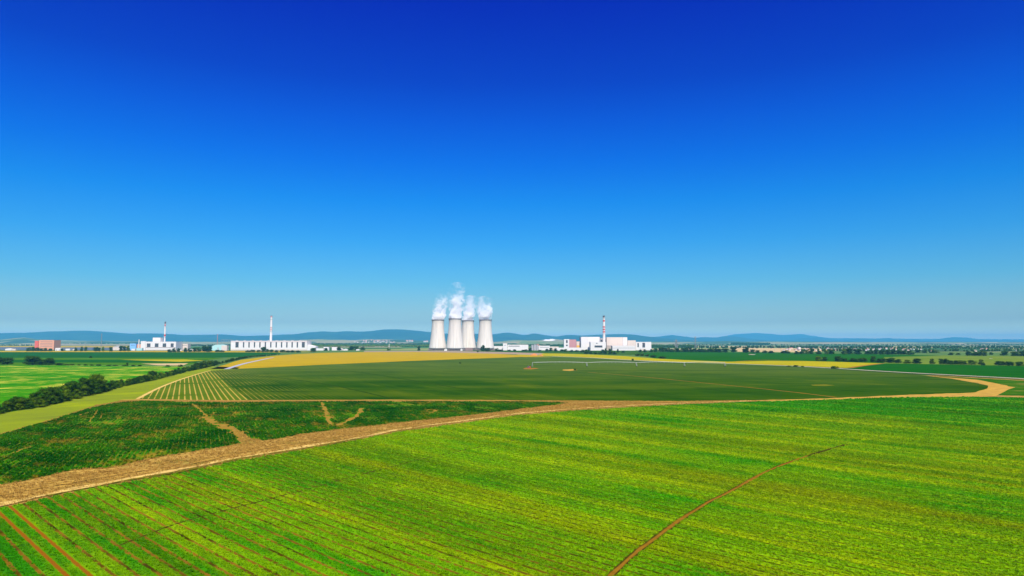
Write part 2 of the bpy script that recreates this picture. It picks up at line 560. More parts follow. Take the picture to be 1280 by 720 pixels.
M['meadow'] = field_mat('plant_meadow', 80, [(0.02, 0.075, 0.002), (0.035, 0.09, 0.004), (0.06, 0.11, 0.01)], 0, fleck=0.12, streak=(30, 300))
M['tanfield'] = field_mat('stubble_field', 80, [(0.40, 0.28, 0.13), (0.45, 0.33, 0.15), (0.50, 0.36, 0.20)], 0, fleck=0.1, streak=(60, 500))
M['ploughed'] = plain('ploughed_earth', (0.30, 0.22, 0.15), 0.95, 0.15, 0.05)

def dry_grass():
    m = NT('dry_grass_verge')
    P = m.pos()[0]
    al, ac = m.axes(62)
    n1 = m.noise(m.vec(m.math('DIVIDE', ac, 2.2), m.math('DIVIDE', al, 22.0)), 1.0, 5, 0.65)
    n2 = m.noise(P, 0.9, 4, 0.7)
    n5 = m.noise(P, 0.07, 3, 0.6)
    c = m.mix(m.ss(n1, 0.36, 0.60), (0.25, 0.145, 0.022), (0.45, 0.28, 0.05))
    c = m.mix(m.math('MULTIPLY', m.ss(n2, 0.48, 0.66), 0.5), c, (0.12, 0.07, 0.015))
    c = m.mix(m.math('MULTIPLY', m.ss(n5, 0.50, 0.66), 0.55), c, (0.13, 0.13, 0.008))
    n7 = m.noise(P, 0.16, 4, 0.7)
    c = m.mix(m.math('MULTIPLY', m.ss(n7, 0.54, 0.68), 0.7), c, (0.50, 0.31, 0.075))
    c = m.mix(m.math('MULTIPLY', m.math('SUBTRACT', 1.0, m.ss(n7, 0.30, 0.44)), 0.6), c, (0.12, 0.065, 0.01))
    return m.done(c, 0.95, 0.05, n2, 0.25)
M['dry'] = dry_grass()
M['dirt'] = plain('dry_dirt_track', (0.44, 0.265, 0.045), 0.95, 0.40, 0.18)
M['red_dirt'] = plain('reddish_dirt_track', (0.28, 0.13, 0.02), 0.95, 0.25, 0.5)
M['pale_dirt'] = plain('pale_dusty_track', (0.60, 0.41, 0.11), 0.95, 0.40, 0.25)
M['asphalt'] = plain('weathered_road', (0.62, 0.50, 0.40), 0.9, 0.08, 0.2)
M['greyroad'] = plain('grey_concrete_canal', (0.34, 0.33, 0.36), 0.9, 0.1, 0.2)

# ------------------------------------------------------------------ the fields
HEDGE_BASE = [(-60, 531), (-30, 524), (0, 517.5), (12, 515), (44, 511), (61, 507), (78, 503.5), (100, 497), (133, 490), (148, 485), (167, 481), (195, 475), (222, 468), (237, 464), (253, 461), (262, 458.6), (275, 455), (302, 449), (315, 446.5), (334, 445), (350, 443.2)]
sheet('field', [(-90, 438.6), (165, 438.6), (345, 438.7), (398, 440.0), (345, 440.6), (160, 440.1), (-90, 440.1)], 0.10, M['wheat'], 2)
sheet('field', [(-90, 440.1), (160, 440.1), (345, 440.6), (352, 441.6), (310, 446), (262, 447.5), (-90, 447.5)], 0.10, M['band'], 2)
sheet('field', [(-90, 447.4), (262, 447.3), (280, 448), (262, 449.8), (-90, 449.6)], 0.16, M['band2'], 2)
sheet('field', [(-90, 449.5), (262, 449.7), (245, 453.5), (-90, 453.0)], 0.10, M['band'], 2)
sheet('field', [(150, 449.6), (232, 449.4), (258, 451), (225, 452.4), (180, 450.9)], 0.22, M['rape'], 2)
sheet('field', [(-90, 452.9), (245, 453.4), (236, 456.2), (150, 456.4), (-90, 456.5)], 0.10, M['band2'], 2)
sheet('field', [(176, 454.6), (236, 454.2), (228, 457.0), (198, 456.8)], 0.22, M['tanfield'], 2)
sheet('field', [(-90, 456.4), (60, 456.6), (150, 457.4), (235, 458.5), (262, 456), (262, 460), (235, 466), (195, 476), (150, 487), (95, 500), (45, 513), (0, 520), (-90, 542)], 0.10, M['left'], 1, 'left')
# grass strip between the hedge and the crops
sheet('field', [(-90, 540), (-30, 524), (0, 517), (44, 510.5), (78, 503), (100, 496), (148, 484.5), (195, 474.5), (237, 463), (262, 458), (300, 459.5), (290, 464), (262, 466), (215, 482), (172, 498.5), (125, 508), (60, 527), (0, 546), (-90, 578)], 0.14, M['olive'], 0.8)
# wheat, tan stubble and yellow crop
sheet('field', [(262, 461.5), (281, 456), (300, 450), (340, 445), (370, 442.7), (400, 441.2), (450, 440.2), (530, 439.8), (570, 440.6), (620, 442.2), (690, 446.3), (650, 446.4), (600, 448.2), (520, 451), (450, 454), (400, 456.2), (340, 459.3), (300, 461)], 0.14, M['wheat'], 2)
sheet('field', [(455, 438.9), (560, 438.6), (620, 439.9), (680, 441.6), (672, 444.0), (630, 442.5), (570, 440.8), (520, 439.9), (455, 440.1)], 0.18, M['ploughed'], 2)
sheet('field', [(640, 441.3), (700, 442), (740, 443.3), (780, 445.2), (820, 448.2), (870, 450.8), (910, 452.2), (940, 451.6), (960, 451), (1000, 451.2), (1050, 452.5), (1104, 454.3), (1085, 456.5), (1060, 460), (1040, 459.3), (1000, 457.5), (960, 456), (900, 454), (860, 453), (820, 451.5), (780, 449.5), (740, 447.2), (700, 445.8), (680, 445), (650, 444.5)], 0.16, M['rape'], 2)
ribbon('dirt_track', [(1062, 460), (1080, 457.2), (1104, 454.4)], 7, 0.24, M['red_dirt'], 1.0)
ribbon('dirt_track', [(920, 452.0), (950, 450.2), (975, 449.8)], 6, 0.24, M['red_dirt'], 1.0)
# right-hand country
sheet('field', [(795, 442), (840, 439.5), (960, 441), (1100, 442.8), (1180, 444.5), (1120, 447), (1104, 454.4), (1050, 452.6), (1000, 451.3), (960, 451.1), (910, 452.3), (870, 450.9), (820, 448.3)], 0.10, M['rg1'], 3)
sheet('field', [(1105, 446.5), (1180, 444.4), (1380, 446), (1380, 459.5), (1230, 456.8), (1104, 454.4)], 0.13, M['rg2'], 3)
sheet('field', [(1104, 454.3), (1230, 456.7), (1380, 459.4), (1380, 480), (1280, 474.2), (1180, 469.2), (1100, 465), (1040, 461.2), (1060, 460), (1085, 456.6)], 0.16, M['rg3'], 2)
sheet('field', [(918, 434.6), (1010, 435.6), (1060, 438), (1000, 440.4), (918, 439.6)], 0.13, M['tanfield'], 3)
sheet('field', [(850, 432.6), (935, 433.2), (935, 434.4), (850, 434.2)], 0.13, M['tanfield'], 3)
sheet('field', [(-90, 432.3), (165, 432.5), (165, 434.4), (-90, 434.4)], 0.13, M['wheat'], 3)
sheet('field', [(-90, 430.6), (165, 430.4), (165, 431.5), (-90, 431.5)], 0.13, M['ploughed'], 3)
sheet('field', [(560, 437.4), (900, 437.2), (840, 441), (795, 443.5), (760, 443.6), (720, 442.2), (640, 441.2), (560, 438.7)], 0.06, M['meadow'], 3)
# the large green field and its wide rows
sheet('field', [(262, 463.5), (300, 461), (340, 459.2), (400, 456.1), (450, 454), (520, 451), (600, 448.2), (650, 446.3), (700, 447), (740, 448.6), (780, 450.6), (820, 452.6), (860, 454.2), (900, 455.4), (960, 457.4), (1000, 459.2), (1040, 461.6), (1100, 465.4), (1150, 468.9), (1187, 473.3), (1219, 479), (1238, 483), (1235, 486), (1219, 491), (1170, 493.4), (1100, 496.2), (1024, 499), (860, 502), (600, 500.5), (400, 500), (300, 500.5), (172, 499)], 0.20, M['main'], 0.6, 'main')
sheet('field', [(172, 498.3), (195, 487), (222, 476), (250, 467.5), (262, 464.6), (268, 466), (284, 480), (298, 491), (312, 500.3), (290, 500.6), (230, 500.2)], 0.24, M['rows'], 0.4)
# patchy dark crop
F6 = [(-60, 566), (0, 545), (30, 536), (60, 527.5), (95, 516), (125, 508), (150, 504), (175, 501.5), (230, 503), (280, 504), (400, 502.5), (600, 502.5), (650, 502.6), (712, 504.2), (640, 513), (600, 518), (555, 523), (480, 531), (400, 540), (330, 551), (312, 548), (300, 540), (285, 532), (296, 545), (300, 555), (200, 572), (135, 586), (95, 588), (40, 600), (0, 606), (-60, 620)]
F8TOP = [(-60, 652), (0, 636.5), (40, 628.5), (80, 620), (115, 612), (153, 605.5), (193, 598), (233, 591.6), (300, 576.6), (360, 567), (426, 555), (500, 541), (560, 532.5), (640, 521), (720, 514), (790, 510), (860, 506.3), (940, 503), (1024, 500.7), (1109, 497.5), (1208, 496.8), (1290, 498.3), (1420, 502)]
sheet('field', [(u, v - 1) for u, v in F8TOP] + [(1420, 478), (1280, 474.5), (1180, 469.5), (1150, 469.5), (1228, 480), (1200, 492), (1024, 499), (860, 500.3), (700, 500.3), (500, 499.5), (300, 499.7), (170, 498), (120, 507), (60, 526), (0, 543), (-60, 566)][::1], 0.10, M['dry'], 1.0, 'dry')
sheet('field', F6, 0.26, M['field6'], 1.6, 'f6')
sheet('field', [(1162, 469.8), (1184, 471.8), (1221, 474.8), (1241, 478.6), (1266, 484.4), (1255, 490), (1246, 494.2), (1290, 495.4), (1420, 499.4), (1420, 483), (1280, 476.3)], 0.26, M['rg4'], 1.0)
sheet('dirt_track', [(1150, 469.2), (1184, 472.2), (1221, 475), (1241, 478.8), (1266, 484.4), (1255, 490), (1246, 494.2), (1248, 496), (1198, 497.2), (1156, 497.6), (1100, 498.8), (1040, 500.6), (960, 502.6), (960, 500.4), (1024, 498.8), (1100, 495.6), (1170, 492.8), (1201, 492), (1219.5, 490.7), (1235, 485.8), (1238, 483), (1219.5, 478.8), (1187, 473.2)], 0.29, M['dirt'], 2.6)
sheet('field', F8TOP + [(1420, 800), (1420, 1100), (-400, 1100), (-400, 700)], 0.30, M['field8'], 0.5, 'f8')

# tracks and road
ribbon('dirt_track', [(150, 500.6), (230, 500.8), (330, 501.6), (450, 500.8), (600, 501.0), (700, 502.2), (860, 502.6), (960, 501.6), (1060, 499.4)], 5.0, 0.33, M['dirt'], 1.4)
ribbon('dirt_track', [(-60, 646), (0, 632), (80, 615.5), (153, 601), (233, 587), (300, 573), (426, 552), (500, 538), (560, 529.5), (640, 518.6), (720, 511.5), (790, 507.6), (860, 504.3), (940, 501.5)], 2.8, 0.35, M['pale_dirt'], 1.9)
M['oliveverge'] = plain('olive_verge_grass', (0.15, 0.135, 0.008), 0.95, 0.4, 0.3)
ribbon('verge', [(60, 621.5), (153, 603.2), (233, 589), (300, 574.8), (426, 553.4), (500, 539.6), (560, 531)], 1.1, 0.37, M['oliveverge'], 1.3)
ribbon('dirt_track', [(-60, 636), (0, 620), (80, 606), (160, 592), (215, 584), (233, 582), (300, 567), (400, 550), (500, 534.5), (600, 522), (700, 510.5)], 0.9, 0.34, M['dirt'], 1.7)
ribbon('dirt_track', [(1190, 495.4), (1240, 496.2), (1300, 497.6), (1400, 500.4)], 2.0, 0.36, M['dirt'], 0.6)
ribbon('dirt_track', [(735, 465.5), (800, 471), (870, 478), (940, 485), (1000, 491.5), (1045, 497)], 2.0, 0.24, M['red_dirt'], 0.8)
M['tyre'] = plain('flattened_crop', (0.018, 0.050, 0.001), 0.95, 0.25, 0.2)
ribbon('wheel_track', [(400, 460.6), (447, 465.3), (494, 472.3), (540.6, 480), (600, 490.3), (640, 497)], 2.2, 0.235, M['tyre'], 0.6)
ribbon('wheel_track', [(300, 468), (360, 474), (420, 483), (470, 494), (490, 499)], 2.4, 0.235, M['tyre'], 0.8)
ribbon('wheel_track', [(560, 458), (680, 462), (800, 466), (930, 470), (1060, 474)], 2.2, 0.235, M['tyre'], 0.8)
ribbon('wheel_track', [(420, 487), (560, 489), (700, 489.5), (860, 488)], 1.6, 0.235, M['tyre'], 0.7)
ribbon('wheel_track', [(640, 470), (720, 472.5), (800, 477), (860, 483), (900, 489)], 2.0, 0.235, M['tyre'], 0.6)
ribbon('road', [(690, 445.5), (740, 447.4), (780, 449.8), (820, 451.8), (860, 453.2), (900, 454.3), (960, 456.5), (1000, 458.2), (1040, 460.4), (1100, 464.2), (1180, 468.6), (1280, 473.8), (1420, 482)], 6.0, 0.40, M['asphalt'], 0)
ribbon('verge', [(690, 446.6), (740, 448.6), (780, 450.8), (820, 452.8), (860, 454.2), (900, 455.3), (960, 457.5), (1000, 459.2), (1040, 461.4), (1100, 465.3), (1180, 469.9), (1280, 475.4), (1420, 484)], 5.0, 0.36, M['verge'], 2.0)
ribbon('canal', [(283, 461.6), (292, 458.6), (306, 454.6), (322, 451.0), (334, 448.4), (342, 447.0)], 7.0, 0.34, M['greyroad'], 0.5)
ribbon('dirt_track', [(172, 499), (195, 487), (222, 476), (250, 467), (263, 463.6)], 2.4, 0.28, M['pale_dirt'], 0.6)
PATHA = [(760, 726), (790, 697), (815, 678), (850, 652), (885, 630), (920, 612), (960, 590), (1010, 571), (1060, 556), (1110, 545)]
PATHB = [(150, 684), (190, 668), (233, 653), (300, 635), (350, 622), (426, 601.6), (500, 582), (560, 568), (640, 552), (700, 543)]
M['trail'] = plain('trodden_trail', (0.22, 0.105, 0.008), 0.95, 0.3, 0.6)
M['shadowed'] = plain('shade_tinted_soil', (0.045, 0.04, 0.003), 0.95, 0.3, 0.6)  # bare soil with the shade of the crop gap painted into its colour
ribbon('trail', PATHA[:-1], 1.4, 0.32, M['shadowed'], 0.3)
ribbon('trail', PATHA[:-2], 0.8, 0.335, M['trail'], 0.3)
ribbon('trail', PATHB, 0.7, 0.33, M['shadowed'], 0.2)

# ------------------------------------------------------------------ growing crops (nobody could count them)
def inside(poly, X, Y):
    n = len(poly)
    res = np.zeros(X.shape, bool)
    j = n - 1
    for i in range(n):
        xi, yi = poly[i]; xj, yj = poly[j]
        if yi != yj:
            c = ((yi > Y) != (yj > Y)) & (X < (xj - xi) * (Y - yi) / (yj - yi) + xi)
            res ^= c
        j = i
    return res

def dist_line(line, X, Y):
    pts = [G(u, v)[:2] for u, v in smooth_line(line)]
    d = np.full(X.shape, 1e9)
    for a, b in zip(pts[:-1], pts[1:]):
        ax, ay = a; bx, by = b
        L2 = (bx - ax) ** 2 + (by - ay) ** 2 + 1e-9
        t = np.clip(((X - ax) * (bx - ax) + (Y - ay) * (by - ay)) / L2, 0, 1)
        d = np.minimum(d, np.hypot(X - ax - t * (bx - ax), Y - ay - t * (by - ay)))
    return d

def clump_mesh(name, mat, blades, h, spread, wid, seed, droop=0.5):
    r = random.Random(seed)
    mb = MB()
    for i in range(blades):
        a = r.uniform(0, 2 * math.pi)
        rr = spread * math.sqrt(r.random())
        bx, by = rr * math.cos(a), rr * math.sin(a)
        t = r.uniform(0, 2 * math.pi)
        dx, dy = math.cos(t), math.sin(t)
        px, py = -dy, dx
        hh = h * r.uniform(0.6, 1.1)
        L = h * r.uniform(0.4, 0.9)
        w_ = wid * r.uniform(0.7, 1.2)
        b0 = (bx - px * w_ * .3, by - py * w_ * .3, 0)
        b1 = (bx + px * w_ * .3, by + py * w_ * .3, 0)
        m0 = (bx + dx * L * .5 - px * w_ * .5, by + dy * L * .5 - py * w_ * .5, hh * .85)
        m1 = (bx + dx * L * .5 + px * w_ * .5, by + dy * L * .5 + py * w_ * .5, hh * .85)
        t0 = (bx + dx * L * 1.1, by + dy * L * 1.1, hh * (1 - droop * r.random() * .6))
        mb.add([b0, b1, m1, m0, t0], [(0, 1, 2, 3), (3, 2, 4)])
    me = mb.mesh(name, mat)
    return me

def scatter(name, pts, scales, meshes, label, cat):
    me = bpy.data.meshes.new(name)
    n = len(pts)
    me.vertices.add(n)
    me.vertices.foreach_set('co', np.ascontiguousarray(pts, dtype=np.float32).ravel())
    at = me.attributes.new('size', 'FLOAT', 'POINT')
    at.data.foreach_set('value', np.ascontiguousarray(scales, dtype=np.float32))
    o = bpy.data.objects.new(name, me)
    COL.objects.link(o)
    lib = bpy.data.collections.new(name + '_kinds')
    for m_ in meshes:
        lib.objects.link(bpy.data.objects.new('clump', m_))
    ng = bpy.data.node_groups.new(name + '_spread', 'GeometryNodeTree')
    ng.interface.new_socket('Geometry', in_out='INPUT', socket_type='NodeSocketGeometry')
    ng.interface.new_socket('Geometry', in_out='OUTPUT', socket_type='NodeSocketGeometry')
    N = ng.nodes; Lk = ng.links
    gi = N.new('NodeGroupInput'); go = N.new('NodeGroupOutput')
    ci = N.new('GeometryNodeCollectionInfo')
    ci.inputs['Collection'].default_value = lib
    ci.inputs['Separate Children'].default_value = True
    ip = N.new('GeometryNodeInstanceOnPoints')
    ip.inputs['Pick Instance'].default_value = True
    rv = N.new('FunctionNodeRandomValue'); rv.data_type = 'FLOAT_VECTOR'
    rv.inputs['Min'].default_value = (-0.15, -0.15, 0); rv.inputs['Max'].default_value = (0.15, 0.15, 6.283)
    na = N.new('GeometryNodeInputNamedAttribute'); na.data_type = 'FLOAT'; na.inputs['Name'].default_value = 'size'
    Lk.new(gi.outputs[0], ip.inputs['Points'])
    Lk.new(ci.outputs[0], ip.inputs['Instance'])
    Lk.new(rv.outputs[0], ip.inputs['Rotation'])
    Lk.new(na.outputs[0], ip.inputs['Scale'])
    Lk.new(ip.outputs[0], go.inputs[0])
    md = o.modifiers.new('spread', 'NODES'); md.node_group = ng
    return tag(o, label, cat, kind='stuff')

def vnoise(X, Y, seed, size):
    r = np.random.default_rng(seed)
    T = r.random((64, 64))
    x = X / size; y = Y / size
    xi = np.floor(x).astype(int); yi = np.floor(y).astype(int)
    fx = x - xi; fy = y - yi
    fx = fx * fx * (3 - 2 * fx); fy = fy * fy * (3 - 2 * fy)
    g = lambda a, b: T[a % 64, b % 64]
    return (g(xi, yi) * (1 - fx) + g(xi + 1, yi) * fx) * (1 - fy) + (g(xi, yi + 1) * (1 - fx) + g(xi + 1, yi + 1) * fx) * fy

t8 = R(AZ8)
CROP_N = 2300000
def crops_main():
    n = CROP_N
    Y = 96 * (470 / 96) ** rng.random(n)          # fewer per square metre further out
    X = (rng.random(n) * 2 - 1) * (Y * 0.79 + 3)
    ok = inside(POLY['f8'], X, Y)
    X, Y = X[ok], Y[ok]
    al = X * math.sin(t8) + Y * math.cos(t8)
    ac = X * math.cos(t8) - Y * math.sin(t8)
    rr = (ac + (al - 150) * (0.05 - 0.00043 * ac) + W_AMP * np.sin(al / W_A + ac / W_C)) / SP8 + 0.5
    fr = np.abs(rr - np.floor(rr) - 0.5) * SP8      # metres from the gap line
    lf = np.clip((190 - ac) / 130, 0, 1)
    # two wheel marks are wider and bare
    idx = np.floor(rr).astype(int)
    gapw = 0.33 + 0.10 * lf + 0.05 * (vnoise(X, Y, 5, 18) - .5)
    bare = (np.abs(ac - 24.0 - 0.1) < 0.0)
    for c0 in WIDE:
        bare |= np.abs((rr - 0.5) * SP8 - c0) < 0.6
    thin = vnoise(al * 0.12, ac, 8, 9.0) * 0.6 + vnoise(X, Y, 9, 3.0) * 0.4
    keep = (fr > gapw) | (rng.random(len(X)) < 0.06)
    keep &= ~bare
    keep &= rng.random(len(X)) < 0.62 + 0.5 * thin
    keep &= dist_line(PATHA, X, Y) > 0.62
    keep &= dist_line(PATHB, X, Y) > 0.40
    # thin out evenly per area so that near plants are separate and far ones merge
    want = np.interp(Y, [96, 150, 220, 320, 470], [7.5, 5.0, 2.4, 1.1, 0.45])
    dens = n / math.log(470 / 96) / Y / (2 * (Y * 0.79 + 3))
    keep &= rng.random(len(X)) < want / dens
    X, Y = X[keep], Y[keep]
    sc = np.interp(Y, [96, 150, 220, 320, 470], [1.0, 1.15, 1.5, 1.9, 2.3]) * rng.uniform(0.7, 1.25, len(X))
    pts = np.stack([X, Y, np.full(len(X), 0.29)], 1)
    print('crops', len(pts), float((want / dens).max()))
    ms = [clump_mesh('crop_clump', M['crop8'], 9, 0.24, 0.16, 0.11, k) for k in range(4)]
    scatter('crop_plants', pts, sc, ms, 'dense bright green young crop in long drilled rows filling the foreground field', 'crop')
crops_main()

BARES = [([(240, 505), (250, 513), (260, 523)], 1.5), ([(258, 522), (266, 529), (280, 534), (296, 541), (308, 551)], 5.5), ([(268, 516), (262, 524)], 1.2), ([(402, 503.5), (407, 515), (411, 526), (413, 532)], 2.6), ([(453, 511), (446, 520), (434, 527), (420, 533)], 3.0),
         ([(122, 513), (117, 521), (112, 528)], 0.9), ([(128, 518), (124, 526)], 0.7), ([(0, 573), (40, 559)], 1.3), ([(60, 527), (90, 522), (122, 513)], 1.5), ([(530, 512), (545, 514), (535, 518)], 2.5), ([(175, 511), (192, 510)], 1.5), ([(285, 508), (310, 507.5)], 1.6)]
M['bare6'] = plain('bare_dry_soil', (0.27, 0.165, 0.02), 0.95, 0.3, 0.5)
for ln, wd in BARES:
    ribbon('bare_patch', ln, wd * 0.8, 0.30, M['bare6'], wd * 1.1)

def crops_dark():
    n = 420000
    Y = 165 + rng.random(n) * 285
    X = (rng.random(n) * 2 - 1) * 340
    ok = inside(POLY['f6'], X, Y)
    X, Y = X[ok], Y[ok]
    t = R(AZ6)
    al = X * math.sin(t) + Y * math.cos(t); ac = X * math.cos(t) - Y * math.sin(t)
    fr = np.abs(ac / 1.5 - np.floor(ac / 1.5) - 0.5)
    pv = vnoise(ac, al * 0.16, 3, 5.0) * .5 + vnoise(X, Y, 4, 17.0) * .5
    keep = (fr > 0.14) & (rng.random(len(X)) < np.clip((0.80 - pv) * 3.0, 0.03, 0.8))
    for ln, wd in BARES:
        keep &= dist_line(ln, X, Y) > wd * 0.5 * (0.4 + 1.2 * vnoise(X, Y, 12, 2.0))
    X, Y = X[keep], Y[keep]
    sc = rng.uniform(0.7, 1.3, len(X))
    pts = np.stack([X, Y, np.full(len(X), 0.25)], 1)
    print('dark', len(pts))
    ms = [clump_mesh('dark_clump', M['crop6'], 10, 0.5, 0.34, 0.20, 20 + k) for k in range(4)]
    scatter('crop_plants', pts, sc, ms, 'patchy dark green taller crop on the slope beside the dry grass verge', 'crop')
crops_dark()

M['straw'] = leaf_mat('dry_grass_blade', lambda m: m.mix(m.noise(m.pos()[0], 0.4, 3), (0.22, 0.12, 0.02), (0.52, 0.31, 0.07)), 0.2)
def grass_dry():
    n = 420000
    Y = 150 + rng.random(n) * 270
    X = (rng.random(n) * 2 - 1) * 300
    ok = inside(POLY['dry'], X, Y) & ~inside(POLY['f6'], X, Y) & ~inside(POLY['main'], X, Y) & ~inside(POLY['f8'], X, Y) & (X < 170)
    X, Y = X[ok], Y[ok]
    k = rng.random(len(X)) < 0.25 + 0.75 * vnoise(X, Y, 6, 6.0)
    X, Y = X[k], Y[k]
    print('dry', len(X))
    pts = np.stack([X, Y, np.full(len(X), 0.09)], 1)
    ms = [clump_mesh('straw_clump', M['straw'], 8, 0.5, 0.3, 0.10, 40 + q, 0.8) for q in range(3)]
    scatter('dry_grass', pts, rng.uniform(0.5, 1.2, len(X)), ms, 'straw coloured dry grass along the field track', 'grass')
grass_dry()

# ------------------------------------------------------------------ hills
def hill_mat(name, cols, patch=0.0):
    m = NT(name)
    P, x, y, _ = m.pos()
    n1 = m.noise(P, 1 / 700, 5, 0.6)
    c = m.mix(m.ss(n1, 0.35, 0.65), cols[0], cols[1])
    if patch:
        v = m.vec(m.math('MULTIPLY', x, 1 / 500), m.math('MULTIPLY', y, 1 / 700))
        q = m.node('ShaderNodeSeparateColor'); m.lk(m.voro(v, 1.0), q.inputs[0])
        c2 = m.mix(q.outputs[1], (0.30, 0.25, 0.14), (0.14, 0.20, 0.06))
        c = m.mix(m.math('MULTIPLY', m.ss(q.outputs[0], 0.38, 0.42), patch), c, c2)
    return m.done(c, 0.95, 0.05)
M['forest_hill'] = hill_mat('forested_hill', ((0.012, 0.035, 0.02), (0.025, 0.06, 0.028)))
M['farm_hill'] = hill_mat('farmed_foothill', ((0.035, 0.075, 0.035), (0.06, 0.12, 0.04)), 1.0)

def ridge(prof, D, depth, mat, amp, seed, back=1.0):
    us = list(range(-1500, 2800, 6))
    px = [p[0] for p in prof]; py = [p[1] for p in prof]
    rows = 18
    vs_, fs = [], []
    for u in us:
        v = float(np.interp(u, px, py))
        if u < px[0]: v += 2.5 * noise.noise(Vector((u / 160, seed, 0))) + 1.0
        if u > px[-1]: v += 2.5 * noise.noise(Vector((u / 160, seed + 5, 0))) + 1.0
        v += amp * noise.noise(Vector((u / 14, seed, 3)))
        hz = max(0.0, height_at(v, D))
        x = X_at(u, D, v)
        for k in range(rows):
            t = -1 + 2 * k / (rows - 1)
            yy = D + t * depth * (1 if t < 0 else back)
            bell = math.cos(t * math.pi / 2) ** 1.3 if abs(t) < 1 else 0
            sp = 1 + 0.35 * noise.noise(Vector((x / 900, yy / 1500, seed))) * (1 - bell)
            xs = x * (yy / D)
            vs_.append((xs, yy, hz * bell * sp - 1 * (1 - bell) + 0.2))
    n = len(us)
    for i in range(n - 1):
        for k in range(rows - 1):
            a = i * rows + k
            fs.append((a, a + rows, a + rows + 1, a + 1))
    vs_ = [(max(-47500, min(47500, a)), min(b, 44800), max(c, -0.9)) for a, b, c in vs_]
    me = bpy.data.meshes.new('hill')
    me.from_pydata(vs_, [], fs)
    me.polygons.foreach_set('use_smooth', [True] * len(fs))
    me.materials.append(mat)
    o = bpy.data.objects.new('hill', me); COL.objects.link(o); o['kind'] = 'structure'
    return o, BVHTree.FromPolygons([Vector(v) for v in vs_], fs)

R1 = [(-100, 418), (-40, 417), (0, 416.5), (30, 416), (60, 414.4), (100, 413.4), (115, 413.5), (130, 414.6), (160, 417), (180, 416.8), (205, 417), (225, 418.6), (250, 418.6), (280, 418.1), (305, 420), (340, 419), (370, 417.5), (385, 415.6), (405, 414), (417, 415.2), (430, 413.8), (447, 414.6), (464, 414), (480, 411.8), (500, 411.6), (520, 413.3), (540, 415.4), (570, 418), (590, 417.5), (600, 417), (617, 418), (633, 415.5), (645, 417), (656, 419.2), (668, 416.5), (682, 419), (695, 420.6), (712, 418.6), (728, 419.6), (745, 418.5), (765, 417.6), (790, 418), (805, 420), (822, 422), (850, 424.5), (900, 426.5), (1000, 427), (1400, 427)]
R2 = [(600, 425), (700, 422), (780, 421.5), (815, 421.2), (824, 420.8), (838, 418.5), (850, 420), (860, 421), (870, 422.4), (881, 421), (892, 422.4), (905, 420.2), (920, 420.4), (935, 423), (960, 425.6), (1000, 426.5), (1300, 427), (1500, 425)]
R3 = [(500, 426), (900, 426), (975, 425.4), (1000, 423), (1020, 421.3), (1035, 423.8), (1052, 424.8), (1070, 422.8), (1095, 423.2), (1110, 422.5), (1130, 424.4), (1150, 425), (1170, 424), (1190, 421.4), (1205, 421.8), (1225, 424), (1250, 425.2), (1280, 424), (1320, 422), (1400, 423)]
R4 = [(300, 424), (700, 424), (900, 421.6), (918, 417.8), (932, 417), (945, 416.2), (962, 417.2), (980, 419), (1000, 417.3), (1015, 419.6), (1035, 422.5), (1150, 423.5), (1280, 424), (1400, 423)]
R0 = [(-300, 424), (-60, 425), (0, 424.6), (18, 422.6), (30, 421.8), (46, 424), (100, 426), (200, 427), (280, 427), (330, 426), (375, 424.6), (400, 424.2), (440, 425.2), (465, 424.2), (500, 424.6), (530, 426), (580, 427), (620, 427.4), (645, 424.8), (662, 425.2), (675, 425), (690, 423.6), (702, 424.5), (725, 426.5), (800, 427.5), (830, 426.8), (880, 427.2), (910, 426.2), (930, 427), (1000, 427), (1100, 427.6), (1280, 427.6), (1340, 425.5)]
ridge(R4, 33500, 2600, M['forest_hill'], 0.3, 1.0)
ridge(R3, 28500, 2600, M['forest_hill'], 0.35, 2.0)
ridge(R2, 25000, 2800, M['forest_hill'], 0.4, 3.0)
ridge(R1, 20000, 3600, M['forest_hill'], 0.4, 4.0)
foot, foot_bvh = ridge(R0, 10500, 2300, M['farm_hill'], 0.25, 5.0, 0.6)

def on_foot(u, v):
    d = ray(u, v)
    hit = foot_bvh.ray_cast(Vector((0, 0, H0)), d.normalized())
    return hit[0]

# pale quarry face on the foothill
M['chalk'] = plain('pale_quarry_rock', (0.85, 0.78, 0.75), 0.9, 0.06, 0.01)
mb = MB()
grid = []
for j, (v, x0, x1) in enumerate([(423.9, 681, 690), (424.5, 678.5, 693), (425.2, 677, 694.5), (425.9, 680, 692), (426.4, 683, 689)]):
    row = []
    for i in range(7):
        p = on_foot(x0 + (x1 - x0) * i / 6, v)
        row.append((p + Vector((0, -2.0, 2.5))) if p else None)
    grid.append(row)
for a, b in zip(grid[:-1], grid[1:]):
    for i in range(6):
        q = [a[i], a[i + 1], b[i + 1], b[i]]
        if all(q):
            mb.add(q, [(0, 3, 2, 1)])
if mb.v:
    mb.build('quarry', M['chalk'])['kind'] = 'structure'

